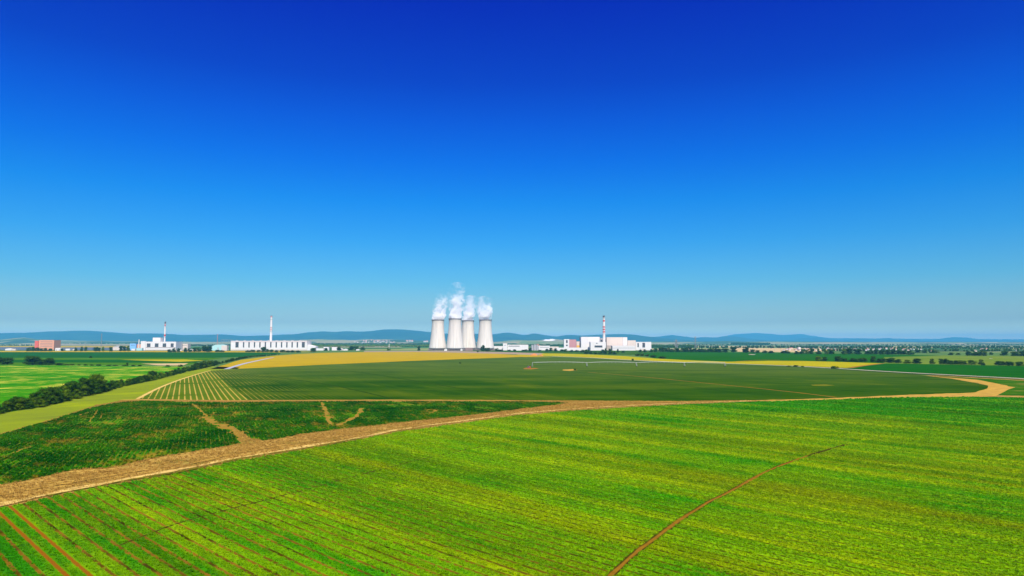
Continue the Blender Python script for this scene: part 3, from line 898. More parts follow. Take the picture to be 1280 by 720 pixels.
# ------------------------------------------------------------------ trees
def foliage_material(name, lo, hi):
    m = NT(name)
    P = m.pos()[0]
    oi = m.node('ShaderNodeObjectInfo')
    c = m.mix(m.ss(m.noise(P, 0.45, 3, 0.6), 0.35, 0.65), lo, hi)
    k = m.math('ADD', m.math('MULTIPLY', oi.outputs['Random'], 0.5), 0.75)
    c = m.mix(1.0, c, m.vec(k, k, k), 'MULTIPLY')
    m.done(c, 0.85, 0.03)
    tr = m.node('ShaderNodeBsdfTranslucent'); m.lk(c, tr.inputs[0])
    ms = m.node('ShaderNodeMixShader'); ms.inputs[0].default_value = 0.2
    m.t.links.new(m.b.outputs[0], ms.inputs[1]); m.t.links.new(tr.outputs[0], ms.inputs[2])
    m.t.links.new(ms.outputs[0], m.out.inputs[0])
    return m.m
M['leaf'] = foliage_material('dark_foliage', (0.012, 0.046, 0.001), (0.045, 0.095, 0.001))
M['leaf2'] = foliage_material('lighter_foliage', (0.04, 0.09, 0.001), (0.10, 0.16, 0.002))
M['bark'] = plain('bark', (0.10, 0.075, 0.05), 0.9, 0.3, 2.0)

def crown(name, mat, seed, n_leaf, size, flat=0.0, low=0.0):
    """unit-height crown between z=low..1, about 0.42 in radius"""
    r = np.random.default_rng(seed)
    lobes = []
    nl = 11
    for i in range(nl):
        a = r.random() * 6.283
        rad = 0.27 * math.sqrt(r.random())
        z = low + (1 - low) * (0.22 + 0.60 * r.random())
        s = (0.13 + 0.12 * r.random()) * (1 - 0.35 * abs(z - 0.5))
        lobes.append((rad * math.cos(a), rad * math.sin(a), z, s))
    lobes.append((0, 0, low + (1 - low) * 0.80, 0.17)); lobes.append((0.02, 0, low + (1 - low) * 0.4, 0.28))
    for i in range(5):               # skirt of low branches
        a = i * 1.257 + r.random()
        lobes.append((0.20 * math.cos(a), 0.20 * math.sin(a), low + 0.17 + 0.06 * r.random(), 0.16 + 0.05 * r.random()))
    per = n_leaf // len(lobes)
    V = []; Fc = []
    for (cx, cy, cz, s) in lobes:
        d = r.normal(size=(per, 3)); d /= np.linalg.norm(d, axis=1)[:, None]
        rr = s * (0.62 + 0.48 * r.random(per))
        c = np.stack([cx + d[:, 0] * rr, cy + d[:, 1] * rr, cz + d[:, 2] * rr * 0.85], 1)
        c[:, 2] = np.maximum(c[:, 2], low + 0.02 * r.random(per))
        nrm = d + r.normal(size=(per, 3)) * 0.55
        nrm /= np.linalg.norm(nrm, axis=1)[:, None]
        t = np.cross(nrm, r.normal(size=(per, 3))); t /= np.linalg.norm(t, axis=1)[:, None]
        b = np.cross(nrm, t)
        sz = size * (0.6 + 0.8 * r.random(per))[:, None]
        quad = np.stack([c - t * sz, c - b * sz * 0.6, c + t * sz, c + b * sz * 0.6], 1).reshape(-1, 3)
        k = len(V) and sum(len(x) for x in V) or 0
        V.append(quad)
        Fc.append(np.arange(per * 4).reshape(-1, 4) + k)
        # dense inner mass so that no light shows straight through the middle
        bm = bmesh.new()
        bmesh.ops.create_icosphere(bm, subdivisions=1, radius=s * 0.66)
        vv = np.array([(v.co.x + cx, v.co.y + cy, max(low, v.co.z * 0.85 + cz)) for v in bm.verts])
        ff = np.array([[v.index for v in f.verts] for f in bm.faces])
        k2 = sum(len(x) for x in V)
        V.append(vv); Fc.append(np.hstack([ff + k2]))
        bm.free()
    verts = np.concatenate(V)
    faces = [tuple(int(i) for i in f) for arr in Fc for f in arr]
    me = bpy.data.meshes.new(name)
    me.from_pydata(verts.tolist(), [], faces)
    me.materials.append(mat)
    me.update()
    return me

def trunk_mesh(seed, top):
    r = random.Random(seed)
    mb = MB()
    mb.bar((0, 0, 0), (0.01, 0.0, top * .6), 0.028, 7, 0.019)
    mb.bar((0.01, 0, top * .58), (0.0, 0.02, top + .25), 0.019, 6, 0.008)
    for i in range(4):
        a = i * 1.57 + r.random()
        z = top * (0.75 + 0.1 * i)
        mb.bar((0.005, 0, z), (0.2 * math.cos(a), 0.2 * math.sin(a), z + .22), 0.012, 5, 0.004)
    return mb.mesh('trunk', M['bark'])

BUSH = [crown('foliage', M['leaf'], 100 + i, 2600, 0.020) for i in range(4)] + [crown('foliage', M['leaf2'], 120 + i, 2600, 0.020) for i in range(2)]
TREE = [crown('crown', M['leaf'], 200 + i, 1900, 0.028, low=0.03) for i in range(4)] + [crown('crown', M['leaf2'], 220 + i, 1900, 0.028, low=0.03) for i in range(2)]
STEM = [trunk_mesh(i, 0.25) for i in range(3)]
# far ones: crown and trunk in one mesh, too small in the picture to show parts
def far_tree_mesh(i, mat):
    c = crown('tree', mat, 300 + i, 520, 0.05, low=0.0)
    bm = bmesh.new(); bm.from_mesh(c); bm.from_mesh(trunk_mesh(i, 0.2)); bm.to_mesh(c); bm.free()
    return c
FAR = [far_tree_mesh(i, M['leaf']) for i in range(4)] + [far_tree_mesh(9, M['leaf2'])]

def place_tree(x, y, h, wf, kind, label, cat, group, light=0.25, z=0.0):
    rz = random.uniform(0, 6.28)
    lt = random.random() < light
    if kind == 'far':
        me = FAR[4] if lt else random.choice(FAR[:4])
        o = bpy.data.objects.new('tree' if cat == 'tree' else 'shrub', me)
        COL.objects.link(o)
        o.location = (x, y, z); o.rotation_euler = (0, 0, rz); o.scale = (h * wf, h * wf, h)
        return tag(o, label, cat, group)
    pool = BUSH if kind == 'bush' else TREE
    me = random.choice(pool[4:]) if lt else random.choice(pool[:4])
    root = empty('bush' if kind == 'bush' else 'tree', (x, y, z), label, cat, group, rz)
    root.scale = (h * wf, h * wf, h)
    o = bpy.data.objects.new('foliage' if kind == 'bush' else 'crown', me)
    COL.objects.link(o); o.parent = root
    t = bpy.data.objects.new('stem' if kind == 'bush' else 'trunk', random.choice(STEM))
    COL.objects.link(t); t.parent = root
    return root

def tree_px(x0, x1, vb, vt, kind='tree', label=None, cat='tree', group=None, light=0.25):
    """a tree standing on the ground where its foot is seen, as tall and wide as it looks from there"""
    u = (x0 + x1) / 2
    p = G(u, vb)
    h = height_at(vt, p.y)
    wd = (x1 - x0) / F * p.y
    place_tree(p.x, p.y, h, max(0.5, wd / (0.80 * h)), kind, label, cat, group, light)

# long hedge running away on the left
HTOP = [(-60, 506), (0, 500), (14, 494), (25, 493.5), (42, 494.6), (53, 483), (72, 481), (87, 475), (100, 467.5), (112, 463.5), (122, 466), (134, 474), (156, 473.3), (176, 469), (184, 463.4), (194, 462), (200, 465), (209, 462), (223, 459), (237, 456), (247, 453), (255, 449.8), (262, 448), (269, 449), (276, 452), (287, 447.6), (301, 445.4), (312, 443.8), (334, 442.6), (352, 441.4)]
hb = np.array(HEDGE_BASE); ht = np.array(HTOP)
u = -50.0
HG = 'bushes of the long hedge on the left'
while u < 350:
    vb = float(np.interp(u, hb[:, 0], hb[:, 1])); vt = float(np.interp(u, ht[:, 0], ht[:, 1]))
    p = G(u, vb)
    dd = p.normalized()
    back = 5.0 if u < 240 else 3.0
    depth_rows = 3 if u < 200 else 2
    hmax = 0
    for k in range(depth_rows):
        q = p + Vector((dd.x, dd.y, 0)) * back * (k + 0.35)
        full = height_at(vt, q.y)
        f = (0.55, 0.85, 1.0)[k] if depth_rows == 3 else (0.75, 1.0)[k]
        h = max(2.0, full * f * random.uniform(0.85, 1.06))
        jx = random.uniform(-1.2, 1.2)
        tall = (100 < u < 125 and k == depth_rows - 1)
        lab = 'low dark green bush in the long hedge between the bright field and the grass strip'
        if u > 240: lab = 'small distant bush where the long hedge narrows towards the plant'
        elif f > 0.9: lab = 'tall dark green bush along the back of the long hedge on the left'
        place_tree(q.x + jx, q.y + random.uniform(-1, 1), h, random.uniform(0.95, 1.35) * (1.25 if k == 0 else 1.0), 'bush' if u < 240 else 'far', lab, 'bush', HG if u <= 240 else 'far bushes of the long hedge', 0.35 if k == 0 else 0.12)
    u += max(2.2, 0.62 * F * max(3.2, height_at(vt, p.y) * 0.75) / p.y)

# clumps on the far left
for a in [(-30, -8, 456, 446), (-12, 8, 456.2, 445.5), (2, 17, 456, 446.2)]:
    tree_px(*a, label='round dark tree at the left edge behind the bright field', group='trees at the left edge of the bright field', light=0)
tree_px(29, 52, 456.2, 444.2, label='largest round dark tree of the clump behind the bright field', light=0)
tree_px(46, 60, 456.4, 448.6, label='low bushy tree in the middle of the clump behind the bright field', light=0)
tree_px(55, 70, 456.4, 446.8, label='second large dark tree at the right of the clump behind the bright field', light=0)
for a in [(68, 80, 456.6, 453.6), (78, 87, 456.8, 454.6), (85, 93, 456.8, 454.4), (96, 101, 456.9, 455.2), (104, 110, 457, 455), (112, 118, 457.2, 455.2), (120, 127, 457.3, 455.2), (132, 139, 457.5, 455.6), (141, 148, 457.6, 455.8), (152, 160, 457.6, 455.6), (164, 170, 457.8, 456), (172, 178, 457.9, 456), (206, 213, 458.5, 456), (222, 229, 458.6, 455.4)]:
    tree_px(*a, kind='far', cat='shrub', label='small dark shrub in the row along the far edge of the bright field', group='shrubs along the bright field')
tree_px(157.4, 160.6, 457.5, 452.6, kind='far', label='single narrow tree standing up from the shrub row')
tree_px(111.5, 115.5, 447.5, 445.2, kind='far', cat='shrub', label='lone small dark shrub in the bluish green field')
tree_px(573.4, 576.8, 454.6, 452.4, kind='far', cat='shrub', label='lone tiny dark shrub in the large green field left of the red pump cart')
tree_px(716.5, 720.5, 463.0, 460.6, kind='far', cat='shrub', label='small dark shrub at the right end of the bare patch in the large field')

# line of trees beyond the road on the right
RT = [(1019, 1028, 451.6, 445), (1026, 1034, 451.6, 446), (1043, 1054, 452.2, 444.8), (1053, 1062, 452.4, 448), (1061, 1070, 452.5, 447.6), (1069, 1077, 452.6, 448), (1075, 1084.5, 452.8, 446.8), (1088, 1094.5, 453, 444.8), (1094, 1102, 453.3, 448), (1101, 1107, 453.4, 447.6), (1107, 1114, 453.6, 448.4), (1110, 1120, 453.7, 446.9), (1119, 1127, 454.2, 448.6), (1129, 1138, 454.5, 449.4), (1140, 1151.5, 454.8, 447.8), (1174, 1181, 455.7, 448), (1179, 1186, 455.8, 447.7), (1185, 1192, 455.8, 450.6), (1191, 1198, 455.8, 450.4), (1197, 1204, 455.9, 450.2), (1202, 1209, 455.9, 450.8), (1210, 1220, 456.2, 449.6), (1244, 1252, 456.9, 450.8), (1250, 1258, 457, 451.4), (1257, 1267, 457.2, 451.6), (1270, 1280, 457.6, 451.8), (1284, 1296, 458, 450.5), (1300, 1310, 458.4, 451)]
for a in RT:
    a = (a[0] - .8, a[1] + .8, a[2], a[3] - .3)
    tree_px(*a, label='dark round tree in the line beyond the road on the right', group='tree line beyond the road on the right', light=0.12)
tree_px(1162, 1169.5, 455.4, 447.6, label='lighter green tree standing alone in a gap of the right tree line', light=1.0)
tree_px(1222, 1230, 456.2, 448.6, label='lighter green tree beside a small dark bush in the right tree line', light=1.0)
tree_px(1226, 1232, 456.8, 453.2, label='small dark bush at the foot of a lighter green tree', cat='bush', light=0)
for a in [(822, 833, 448.4, 444.9)]:
    tree_px(*a, label='dark bush beside the yellow strip left of the pylon', cat='bush', light=0)
for a in [(793, 801, 444.8, 441.8), (799, 806, 445.2, 441.6), (805, 812, 445.6, 442.2), (812, 821, 446.8, 443.2), (982, 989, 458.2, 457.0), (991, 999, 458.6, 456.2), (1001, 1006, 458.9, 457.2)]:
    tree_px(*a, kind='far', cat='shrub', label='low shrub along the edge of the yellow crop strip', group='shrubs beside the yellow crop strip')
tree_px(1038, 1049, 460.7, 457.2, kind='far', cat='bush', label='dark bush where the yellow field meets the road', light=0)
tree_px(789, 793, 450.8, 448.2, kind='far', cat='shrub', label='tiny shrub on the road verge below the yellow strip', light=0)

# second and third lines further out on the right
FT = [(895, 903, 440.6, 436), (902, 911, 440.6, 435.4), (913, 921.5, 440.4, 433.4), (928, 937, 441, 432.6), (937, 944, 441, 436.6), (943, 950, 441.2, 437.4), (953, 959, 441.3, 437.8), (960, 968, 441.4, 438.2), (976, 982, 441.6, 438), (981, 988, 441.8, 437.6), (993, 998.5, 442.6, 438.4), (999, 1006, 442.5, 439), (1007, 1012, 442.6, 436.6), (1010, 1017, 442.6, 434.8), (1020, 1027, 442.8, 438), (1031, 1037, 442.8, 437.6), (1036, 1043, 443, 436.6), (1052, 1059, 443, 435.6), (1057, 1066, 443, 434.2), (1066, 1078, 443, 436), (1080, 1087, 443, 438.4), (1085, 1092, 443, 438), (1092, 1098, 443, 437), (1099, 1107, 443.2, 437.6), (1106, 1114, 443.2, 436.8), (1113, 1120, 443.2, 437.6), (1119, 1127, 443.2, 437.8), (1126, 1134, 443.2, 437.4), (1133, 1143, 443.4, 438), (1143.5, 1151, 441.2, 436.8), (1153, 1158.5, 441.4, 437.8), (1162, 1168, 441.4, 438), (1167, 1174.5, 441.4, 437.6), (1185, 1191.5, 443.8, 440.4), (1195, 1200, 443.8, 441), (1208, 1215, 444.8, 439), (1214, 1221, 444.8, 438.7), (1220, 1227, 444.9, 438.8), (1226, 1233.5, 445, 438.4), (1237, 1241, 443.5, 440), (1250, 1259, 444.6, 438.4), (1264, 1270, 445.2, 439.4), (1269, 1276, 445.2, 438.8), (1275, 1284, 445.4, 438.4), (1288, 1300, 446, 438.4)]
for a in FT:
    a = (a[0] - .8, a[1] + .8, a[2], a[3] - .2)
    tree_px(*a, kind='far', label='dark distant tree in the broken line across the far green field', group='distant trees across the far green field', light=0.1)
uu = 822.0
while uu < 897:
    wpx = random.uniform(4.5, 7.5)
    tree_px(uu, uu + wpx, 440 + (uu - 822) * .008, random.uniform(433.4, 436.0), kind='far', label='dark tree in the close belt right of the white reactor halls', group='tree belt right of the reactor halls', light=0.1)
    uu += wpx * 0.62

# trees standing around the plant
def many(specs, lab, grp, cat='tree', light=0.1):
    for a in specs:
        tree_px(*a, kind='far', label=lab, group=grp, cat=cat, light=light)
many([(596, 598.5, 440.4, 437.8), (618, 626, 439.2, 435), (624, 630, 439.2, 436.6), (634, 640, 439.2, 437), (640, 646, 439.4, 436.4), (650, 657, 439.4, 437), (655, 661, 439.3, 436.4), (660, 665, 439.4, 434.6), (671, 677, 439.4, 437), (680, 687, 439.6, 435.6), (686, 691, 439.4, 434.6), (692, 698, 439.6, 434.8), (699, 706, 439.8, 436.4), (704, 711, 440, 436), (711, 718, 440, 437), (718, 724, 440, 437.2), (724, 731, 440.6, 436.8), (730, 737, 441.6, 436.2)],
     'small dark tree in front of the low white plant buildings', 'trees before the low white buildings')
tree_px(600.5, 607.5, 439.6, 430.4, label='tall dark tree standing before the rightmost cooling tower', light=0)
tree_px(606, 613, 439.6, 434.4, kind='far', label='low dark tree at the foot of the rightmost cooling tower', light=0)
many([(729, 736, 442.4, 438.4), (735, 742, 442.6, 438.6), (741, 748, 442.8, 438.8), (747, 754, 442.9, 438.4), (753, 760, 443, 437.4), (759, 766, 443, 438.6), (765, 772, 443, 438.8)],
     'dense dark bush in the hedge before the reactor halls', 'hedge before the reactor halls', 'bush')
many([(751, 756, 441.2, 436.4), (755.5, 758.5, 440.8, 435), (760, 765, 441.0, 435.6), (771, 774, 440.6, 435.4), (776, 782, 440.8, 438), (797, 803, 440.4, 436.8), (803, 809, 440.4, 436.2), (811, 817, 440.4, 436), (816, 823, 440.4, 434.8)],
     'dark tree close in front of the reactor halls', 'trees close to the reactor halls')
many([(209, 216, 440.2, 436.2), (215, 221, 440.3, 434.6), (220, 226, 440.2, 435), (229, 235, 440.2, 433.8), (234, 241, 440, 434.8), (240, 247, 440, 434), (245, 252, 440, 433.4), (268, 275, 440.1, 437), (274, 281, 440.1, 437.4)],
     'dark green tree among the sheds right of the left plant hall', 'trees among the sheds')
tree_px(252, 260.5, 440.2, 431.6, label='tall dark poplar clump left of the pale green shed', light=0)
tree_px(257, 266, 440.2, 431.8, label='broad dark tree touching the pale green shed', light=0)
many([(306, 313, 440.2, 437.4), (312, 320, 440.2, 437), (320, 327, 440.2, 437.2), (331, 337, 440.2, 435.6), (336, 343, 440.4, 436.6), (342, 349, 440.4, 437.4), (349, 357, 440.4, 437), (356, 364, 440.5, 437.8), (362, 370, 440.5, 437.4), (369, 377, 440.6, 437.6)],
     'low green tree along the foot of the long white hall', 'trees along the long white hall')
tree_px(325.5, 334, 440.4, 433, label='tallest tree standing before the long white hall', light=0)
tree_px(387, 396, 440, 434.4, label='dark tree at the low right end of the long white hall', light=0)
many([(32, 39, 439.2, 434.2), (38, 45, 439.2, 432.8), (44, 50, 439.2, 434), (49, 55, 439.2, 435), (54, 60, 439.2, 434.4), (60, 66, 439.2, 435.2)],
     'dark bushy tree in front of the salmon coloured block', 'trees before the salmon block')
many([(75, 80, 439, 435.4), (92, 97, 439.2, 433.6), (99.5, 104, 439.2, 432.6), (105, 109.5, 439.2, 433), (117, 123, 439.4, 433.4), (122, 126, 439.4, 434.4), (127, 131, 439.2, 433), (136, 141.5, 439.4, 433.4), (148, 154, 439.2, 431.8), (153, 158, 439.2, 432.2), (158, 163, 439.2, 431.6), (-20, -8, 439.2, 434)],
     'small dark tree among the low grey roofs on the left', 'trees among the low grey roofs')
many([(404, 410, 438.6, 434.6), (420, 428, 438.2, 433), (434, 443, 438, 432.2), (442, 449, 438, 432.6), (450, 458, 438, 433.4), (521, 526, 438.6, 432.6), (483, 489, 438.4, 434)],
     'dark tree at the edge of the young plantation', 'trees at the plantation edge')

# woodland that reads as one mass
def wood(name, u0, u1, vb, htree, depth, count, label, mat, seed):
    r = np.random.default_rng(seed)
    pr = []
    for i in range(3):
        bm = bmesh.new(); bmesh.ops.create_icosphere(bm, subdivisions=2, radius=1)
        a = np.array([v.co[:] for v in bm.verts]); f = np.array([[v.index for v in q.verts] for q in bm.faces]); bm.free()
        pr.append((a * (1 + 0.22 * r.normal(size=(len(a), 1))), f))
    V, Fs, k = [], [], 0
    for i in range(count):
        p = G(r.uniform(u0, u1), vb)
        y = p.y + r.random() * depth
        x = p.x * y / p.y
        h = htree * (0.7 + 0.5 * r.random())
        a, f = pr[i % 3]
        V.append(a * np.array([h * .42, h * .42, h * .55]) + np.array([x, y, h * .46])); Fs.append(f + k); k += len(a)
    me = bpy.data.meshes.new(name)
    me.from_pydata(np.concatenate(V).tolist(), [], np.concatenate(Fs).tolist())
    me.materials.append(mat)
    o = bpy.data.objects.new(name, me); COL.objects.link(o)
    return tag(o, label, 'woodland', kind='stuff')
wood('woodland', 380, 548, 433.6, 13, 500, 500, 'green young plantation behind the wheat left of the cooling towers', M['leaf2'], 1)
wood('woodland', 372, 552, 431.6, 17, 900, 700, 'dark forest strip behind the young plantation', M['leaf'], 2)
wood('woodland', 60, 176, 430.6, 17, 600, 380, 'dark forest strip behind the stubble on the left', M['leaf'], 3)
wood('woodland', -80, 40, 432.4, 9, 1500, 160, 'scattered trees and orchards on the far left plain', M['leaf'], 4)
wood('woodland', 616, 720, 433, 15, 700, 260, 'dark woodland behind the low white plant buildings', M['leaf'], 5)
wood('woodland', 800, 870, 434.6, 15, 700, 220, 'dark woodland behind the belt right of the reactor halls', M['leaf'], 6)
wood('woodland', 914, 962, 431.0, 22, 700, 260, 'dark rounded wood on the rise in the far plain', M['leaf'], 7)
wood('woodland', 840, 1400, 432.2, 9, 3800, 900, 'scattered far trees thinning into haze across the right hand plain', M['leaf'], 8)
wood('woodland', 1040, 1400, 436.8, 8, 900, 300, 'scrub and orchards around the distant village', M['leaf'], 9)
wood('woodland', 852, 1400, 435.4, 11, 600, 520, 'dark broken tree belts crossing the far right plain', M['leaf'], 11)
wood('woodland', 1000, 1400, 439.6, 9, 250, 150, 'hedgerow scrub before the distant village on the right', M['leaf'], 12)
wood('woodland', 200, 300, 432.6, 12, 900, 160, 'far trees behind the small sheds', M['leaf'], 10)

# ------------------------------------------------------------------ building materials
def cladding(name, col):
    m = NT(name)
    P, x, y, z = m.pos()
    n = m.noise(P, 0.05, 4)
    st_ = m.noise(m.vec(m.math('MULTIPLY', m.math('ADD', x, y), 0.25), m.math('MULTIPLY', z, 0.015)), 1.0, 4, 0.7)
    c = m.mix(n, tuple(v * 0.94 for v in col), tuple(v * 1.05 for v in col))
    c = m.mix(m.math('MULTIPLY', m.ss(st_, 0.52, 0.72), 0.30), c, tuple(v * f for v, f in zip(col, (0.72, 0.66, 0.60))))
    fx = m.math('FRACT', m.math('DIVIDE', m.math('ADD', x, y), 6.0)); fz = m.math('FRACT', m.math('DIVIDE', z, 4.8))
    j = m.math('MAXIMUM', m.math('SUBTRACT', 1.0, m.ss(fx, 0.02, 0.06)), m.math('SUBTRACT', 1.0, m.ss(fz, 0.03, 0.08)))
    c = m.mix(m.math('MULTIPLY', j, 0.25), c, tuple(v * 0.5 for v in col))
    return m.done(c, 0.65, 0.15)
M['white'] = cladding('white_cladding', (0.74, 0.69, 0.635))
M['cream'] = cladding('cream_render', (0.68, 0.56, 0.46))
M['salmon'] = plain('salmon_render', (0.74, 0.33, 0.18), 0.8, 0.06, 0.08)
M['deepred'] = plain('red_render', (0.70, 0.13, 0.09), 0.8, 0.06, 0.08)
M['pink'] = plain('dull_pink_cladding', (0.52, 0.25, 0.24), 0.8, 0.06, 0.08)
M['blue'] = plain('light_blue_cladding', (0.23, 0.48, 0.80), 0.6, 0.05, 0.08)
M['teal'] = plain('pale_teal_sheet', (0.42, 0.66, 0.60), 0.6, 0.06, 0.08)
M['orange'] = plain('orange_sheet', (0.80, 0.42, 0.05), 0.6, 0.05, 0.08)
M['roofgrey'] = plain('grey_roof_felt', (0.42, 0.41, 0.40), 0.85, 0.1, 0.08)
M['bluegrey'] = plain('blue_grey_sheet', (0.12, 0.15, 0.20), 0.7, 0.15, 0.05)
M['brown'] = plain('brown_fascia', (0.30, 0.19, 0.16), 0.8, 0.1, 0.08)
M['glass'] = plain('dark_window_glass', (0.05, 0.055, 0.065), 0.15, 0.2, 0.15, 0.5)
M['frame'] = plain('window_frame_grey', (0.35, 0.34, 0.34), 0.6, 0.1, 0.2)
M['steel'] = plain('galvanised_steel', (0.30, 0.31, 0.30), 0.5, 0.1, 0.3, 0.5, 0.3)
M['red'] = plain('red_warning_paint', (0.58, 0.03, 0.025), 0.6, 0.08, 0.2)
M['dark'] = plain('sooty_dark_paint', (0.10, 0.085, 0.09), 0.7, 0.1, 0.2)
M['tile'] = plain('clay_roof_tile', (0.45, 0.19, 0.12), 0.85, 0.15, 0.1)
M['soilheap'] = plain('orange_soil', (0.52, 0.20, 0.05), 0.95, 0.2, 0.3)
M['rubber'] = plain('black_rubber', (0.03, 0.03, 0.03), 0.8, 0.1, 1.0)

def building(name, label, cat, x0, x1, vt, Y, depth, wall='white', roof='roofgrey', group=None, parapet=0.8, windows=(), fascia=None, plinth=None, gable=False, vb=None):
    """block whose front stands at depth Y facing the camera; windows: (u0,u1,v_top,v_bottom) openings with frame and pane"""
    X0, X1 = X_at(x0, Y), X_at(x1, Y)
    h = height_at(vt, Y)
    cx = (X0 + X1) / 2
    hw = (X1 - X0) / 2
    root = empty(name, (cx, Y, 0), label, cat, group)
    z0 = 0.0 if vb is None else height_at(vb, Y)
    if gable:
        eave = h * 0.72
        MB().box(-hw, hw, 0, depth, z0, eave).build('wall', M[wall], root)
        MB().prism([(-hw - .3, eave + .01), (hw + .3, eave + .01), (0, h)], -0.3, depth + .3).build('roof', M[roof], root)
    else:
        MB().box(-hw, hw, 0, depth, z0, h - 0.3).build('wall', M[wall], root)
        rb = MB(); rb.box(-hw + .4, hw - .4, .4, depth - .4, h - .298, h - .1); rb.build('roof', M[roof], root)
        pb = MB()
        prof = [(-hw - .1, -.1, hw + .1, .3), (-hw - .1, depth - .3, hw + .1, depth + .1), (-hw - .1, .3, -hw + .3, depth - .3), (hw - .3, .3, hw + .1, depth - .3)]
        for a, b, c, d in prof: pb.box(a, c, b, d, h - .296, h)
        pb.build('parapet', M[wall] if fascia is None else M[fascia], root)
    if plinth:
        MB().box(-hw - .05, hw + .05, -.15, 0.05, 0, height_at(plinth[0], Y)).build('plinth', M[plinth[1]], root)
    for (a, b, c, d) in windows:
        xa, xb = X_at(a, Y) - cx, X_at(b, Y) - cx
        za, zb = height_at(d, Y), height_at(c, Y)
        fr = MB()
        fw = 0.35
        fr.box(xa, xb, -.25, -.02, za, za + fw).box(xa, xb, -.25, -.02, zb - fw, zb)
        fr.box(xa, xa + fw, -.25, -.02, za + fw, zb - fw).box(xb - fw, xb, -.25, -.02, za + fw, zb - fw)
        nb = max(1, int((xb - xa) / 5))
        for i in range(1, nb):
            xx = xa + (xb - xa) * i / nb
            fr.box(xx - .12, xx + .12, -.25, -.02, za + fw, zb - fw)
        nz = max(1, int((zb - za) / 5))
        for i in range(1, nz):
            zz = za + (zb - za) * i / nz
            fr.box(xa + fw, xb - fw, -.24, -.021, zz - .12, zz + .12)
        fo = fr.build('window', M['frame'], root)
        MB().box(xa + fw - .01, xb - fw + .01, -.12, -.03, za + fw - .01, zb - fw + .01).build('pane', M['glass'], fo)
    return root

# ------------------------------------------------------------------ cooling towers
def concrete():
    m = NT('tower_concrete')
    P, x, y, z = m.pos()
    tcn = m.node('ShaderNodeTexCoord')
    sp = m.node('ShaderNodeSeparateXYZ'); m.lk(tcn.outputs['Object'], sp.inputs[0])
    ang = m.math('ARCTAN2', sp.outputs[1], sp.outputs[0])
    n1 = m.noise(m.vec(m.math('MULTIPLY', ang, 9.0), m.math('MULTIPLY', sp.outputs[2], 0.012), 0.0), 1.0, 5, 0.65)
    n2 = m.noise(P, 0.05, 4)
    c = m.mix(m.ss(n1, 0.32, 0.66), (0.56, 0.50, 0.42), (0.74, 0.68, 0.59))
    c = m.mix(m.math('MULTIPLY', n2, 0.35), c, (0.58, 0.52, 0.45))
    lift = m.math('FRACT', m.math('DIVIDE', sp.outputs[2], 6.0))
    c = m.mix(m.math('MULTIPLY', m.math('SUBTRACT', 1.0, m.ss(lift, 0.0, 0.06)), 0.12), c, (0.3, 0.27, 0.24))
    return m.done(c, 0.85, 0.1)
M['concrete'] = concrete()
M['rim'] = plain('dark_rim_concrete', (0.15, 0.12, 0.11), 0.85, 0.15, 0.3)
M['fill'] = plain('brown_inlet_louvres', (0.10, 0.06, 0.05), 0.9, 0.2, 0.3)
M['legs'] = plain('support_concrete', (0.28, 0.21, 0.18), 0.85, 0.15, 0.3)

def steam_mat(seed, dens, lean):
    m = bpy.data.materials.new('white_steam'); m.use_nodes = True
    t = m.node_tree
    for n in list(t.nodes): t.nodes.remove(n)
    out = t.nodes.new('ShaderNodeOutputMaterial')
    pv = t.nodes.new('ShaderNodeVolumePrincipled')
    tcn = t.nodes.new('ShaderNodeTexCoord')
    at = t.nodes.new('ShaderNodeSeparateXYZ'); t.links.new(tcn.outputs['Object'], at.inputs[0])
    def mth(op, a, b=None, clamp=False):
        n = t.nodes.new('ShaderNodeMath'); n.operation = op; n.use_clamp = clamp
        for i, v in enumerate((a, b)):
            if v is None: continue
            if isinstance(v, bpy.types.NodeSocket): t.links.new(v, n.inputs[i])
            else: n.inputs[i].default_value = v
        return n.outputs[0]
    mp = t.nodes.new('ShaderNodeMapping'); mp.inputs['Location'].default_value = (seed * 31.7, seed * 11.3, seed * 5.1)
    t.links.new(tcn.outputs['Object'], mp.inputs[0])
    nz = t.nodes.new('ShaderNodeTexNoise'); nz.inputs['Scale'].default_value = 0.034; nz.inputs['Detail'].default_value = 5; nz.inputs['Roughness'].default_value = 0.62
    nz.inputs['Distortion'].default_value = 1.2
    t.links.new(mp.outputs[0], nz.inputs['Vector'])
    # thins with height and away from the leaning axis
    zz = at.outputs[2]
    tt = mth('DIVIDE', mth('MAXIMUM', zz, 0.0), lean[1])
    axx = mth('MULTIPLY', mth('POWER', tt, 1.2), lean[0])
    dx = mth('SUBTRACT', at.outputs[0], axx)
    rr = mth('SQRT', mth('ADD', mth('MULTIPLY', dx, dx), mth('MULTIPLY', at.outputs[1], at.outputs[1])))
    rel = mth('DIVIDE', rr, mth('ADD', 23.0, mth('MULTIPLY', tt, 8.0)))
    rel = mth('MULTIPLY', rel, rel)
    th = mth('ADD', mth('MULTIPLY', tt, 0.17), mth('ADD', 0.32, mth('MULTIPLY', rel, 0.11)))
    d = mth('MULTIPLY', mth('SUBTRACT', nz.outputs[0], th), 7.0, True)
    fade = mth('SUBTRACT', 1.1, mth('MULTIPLY', tt, 1.15), True)
    fade = mth('MAXIMUM', mth('MULTIPLY', fade, fade), 0.11)
    den = mth('MULTIPLY', mth('MULTIPLY', d, fade), dens)
    t.links.new(den, pv.inputs['Density'])
    pv.inputs['Color'].default_value = (0.998, 0.998, 0.998, 1)
    pv.inputs['Anisotropy'].default_value = -0.25
    t.links.new(pv.outputs[0], out.inputs['Volume'])
    return m

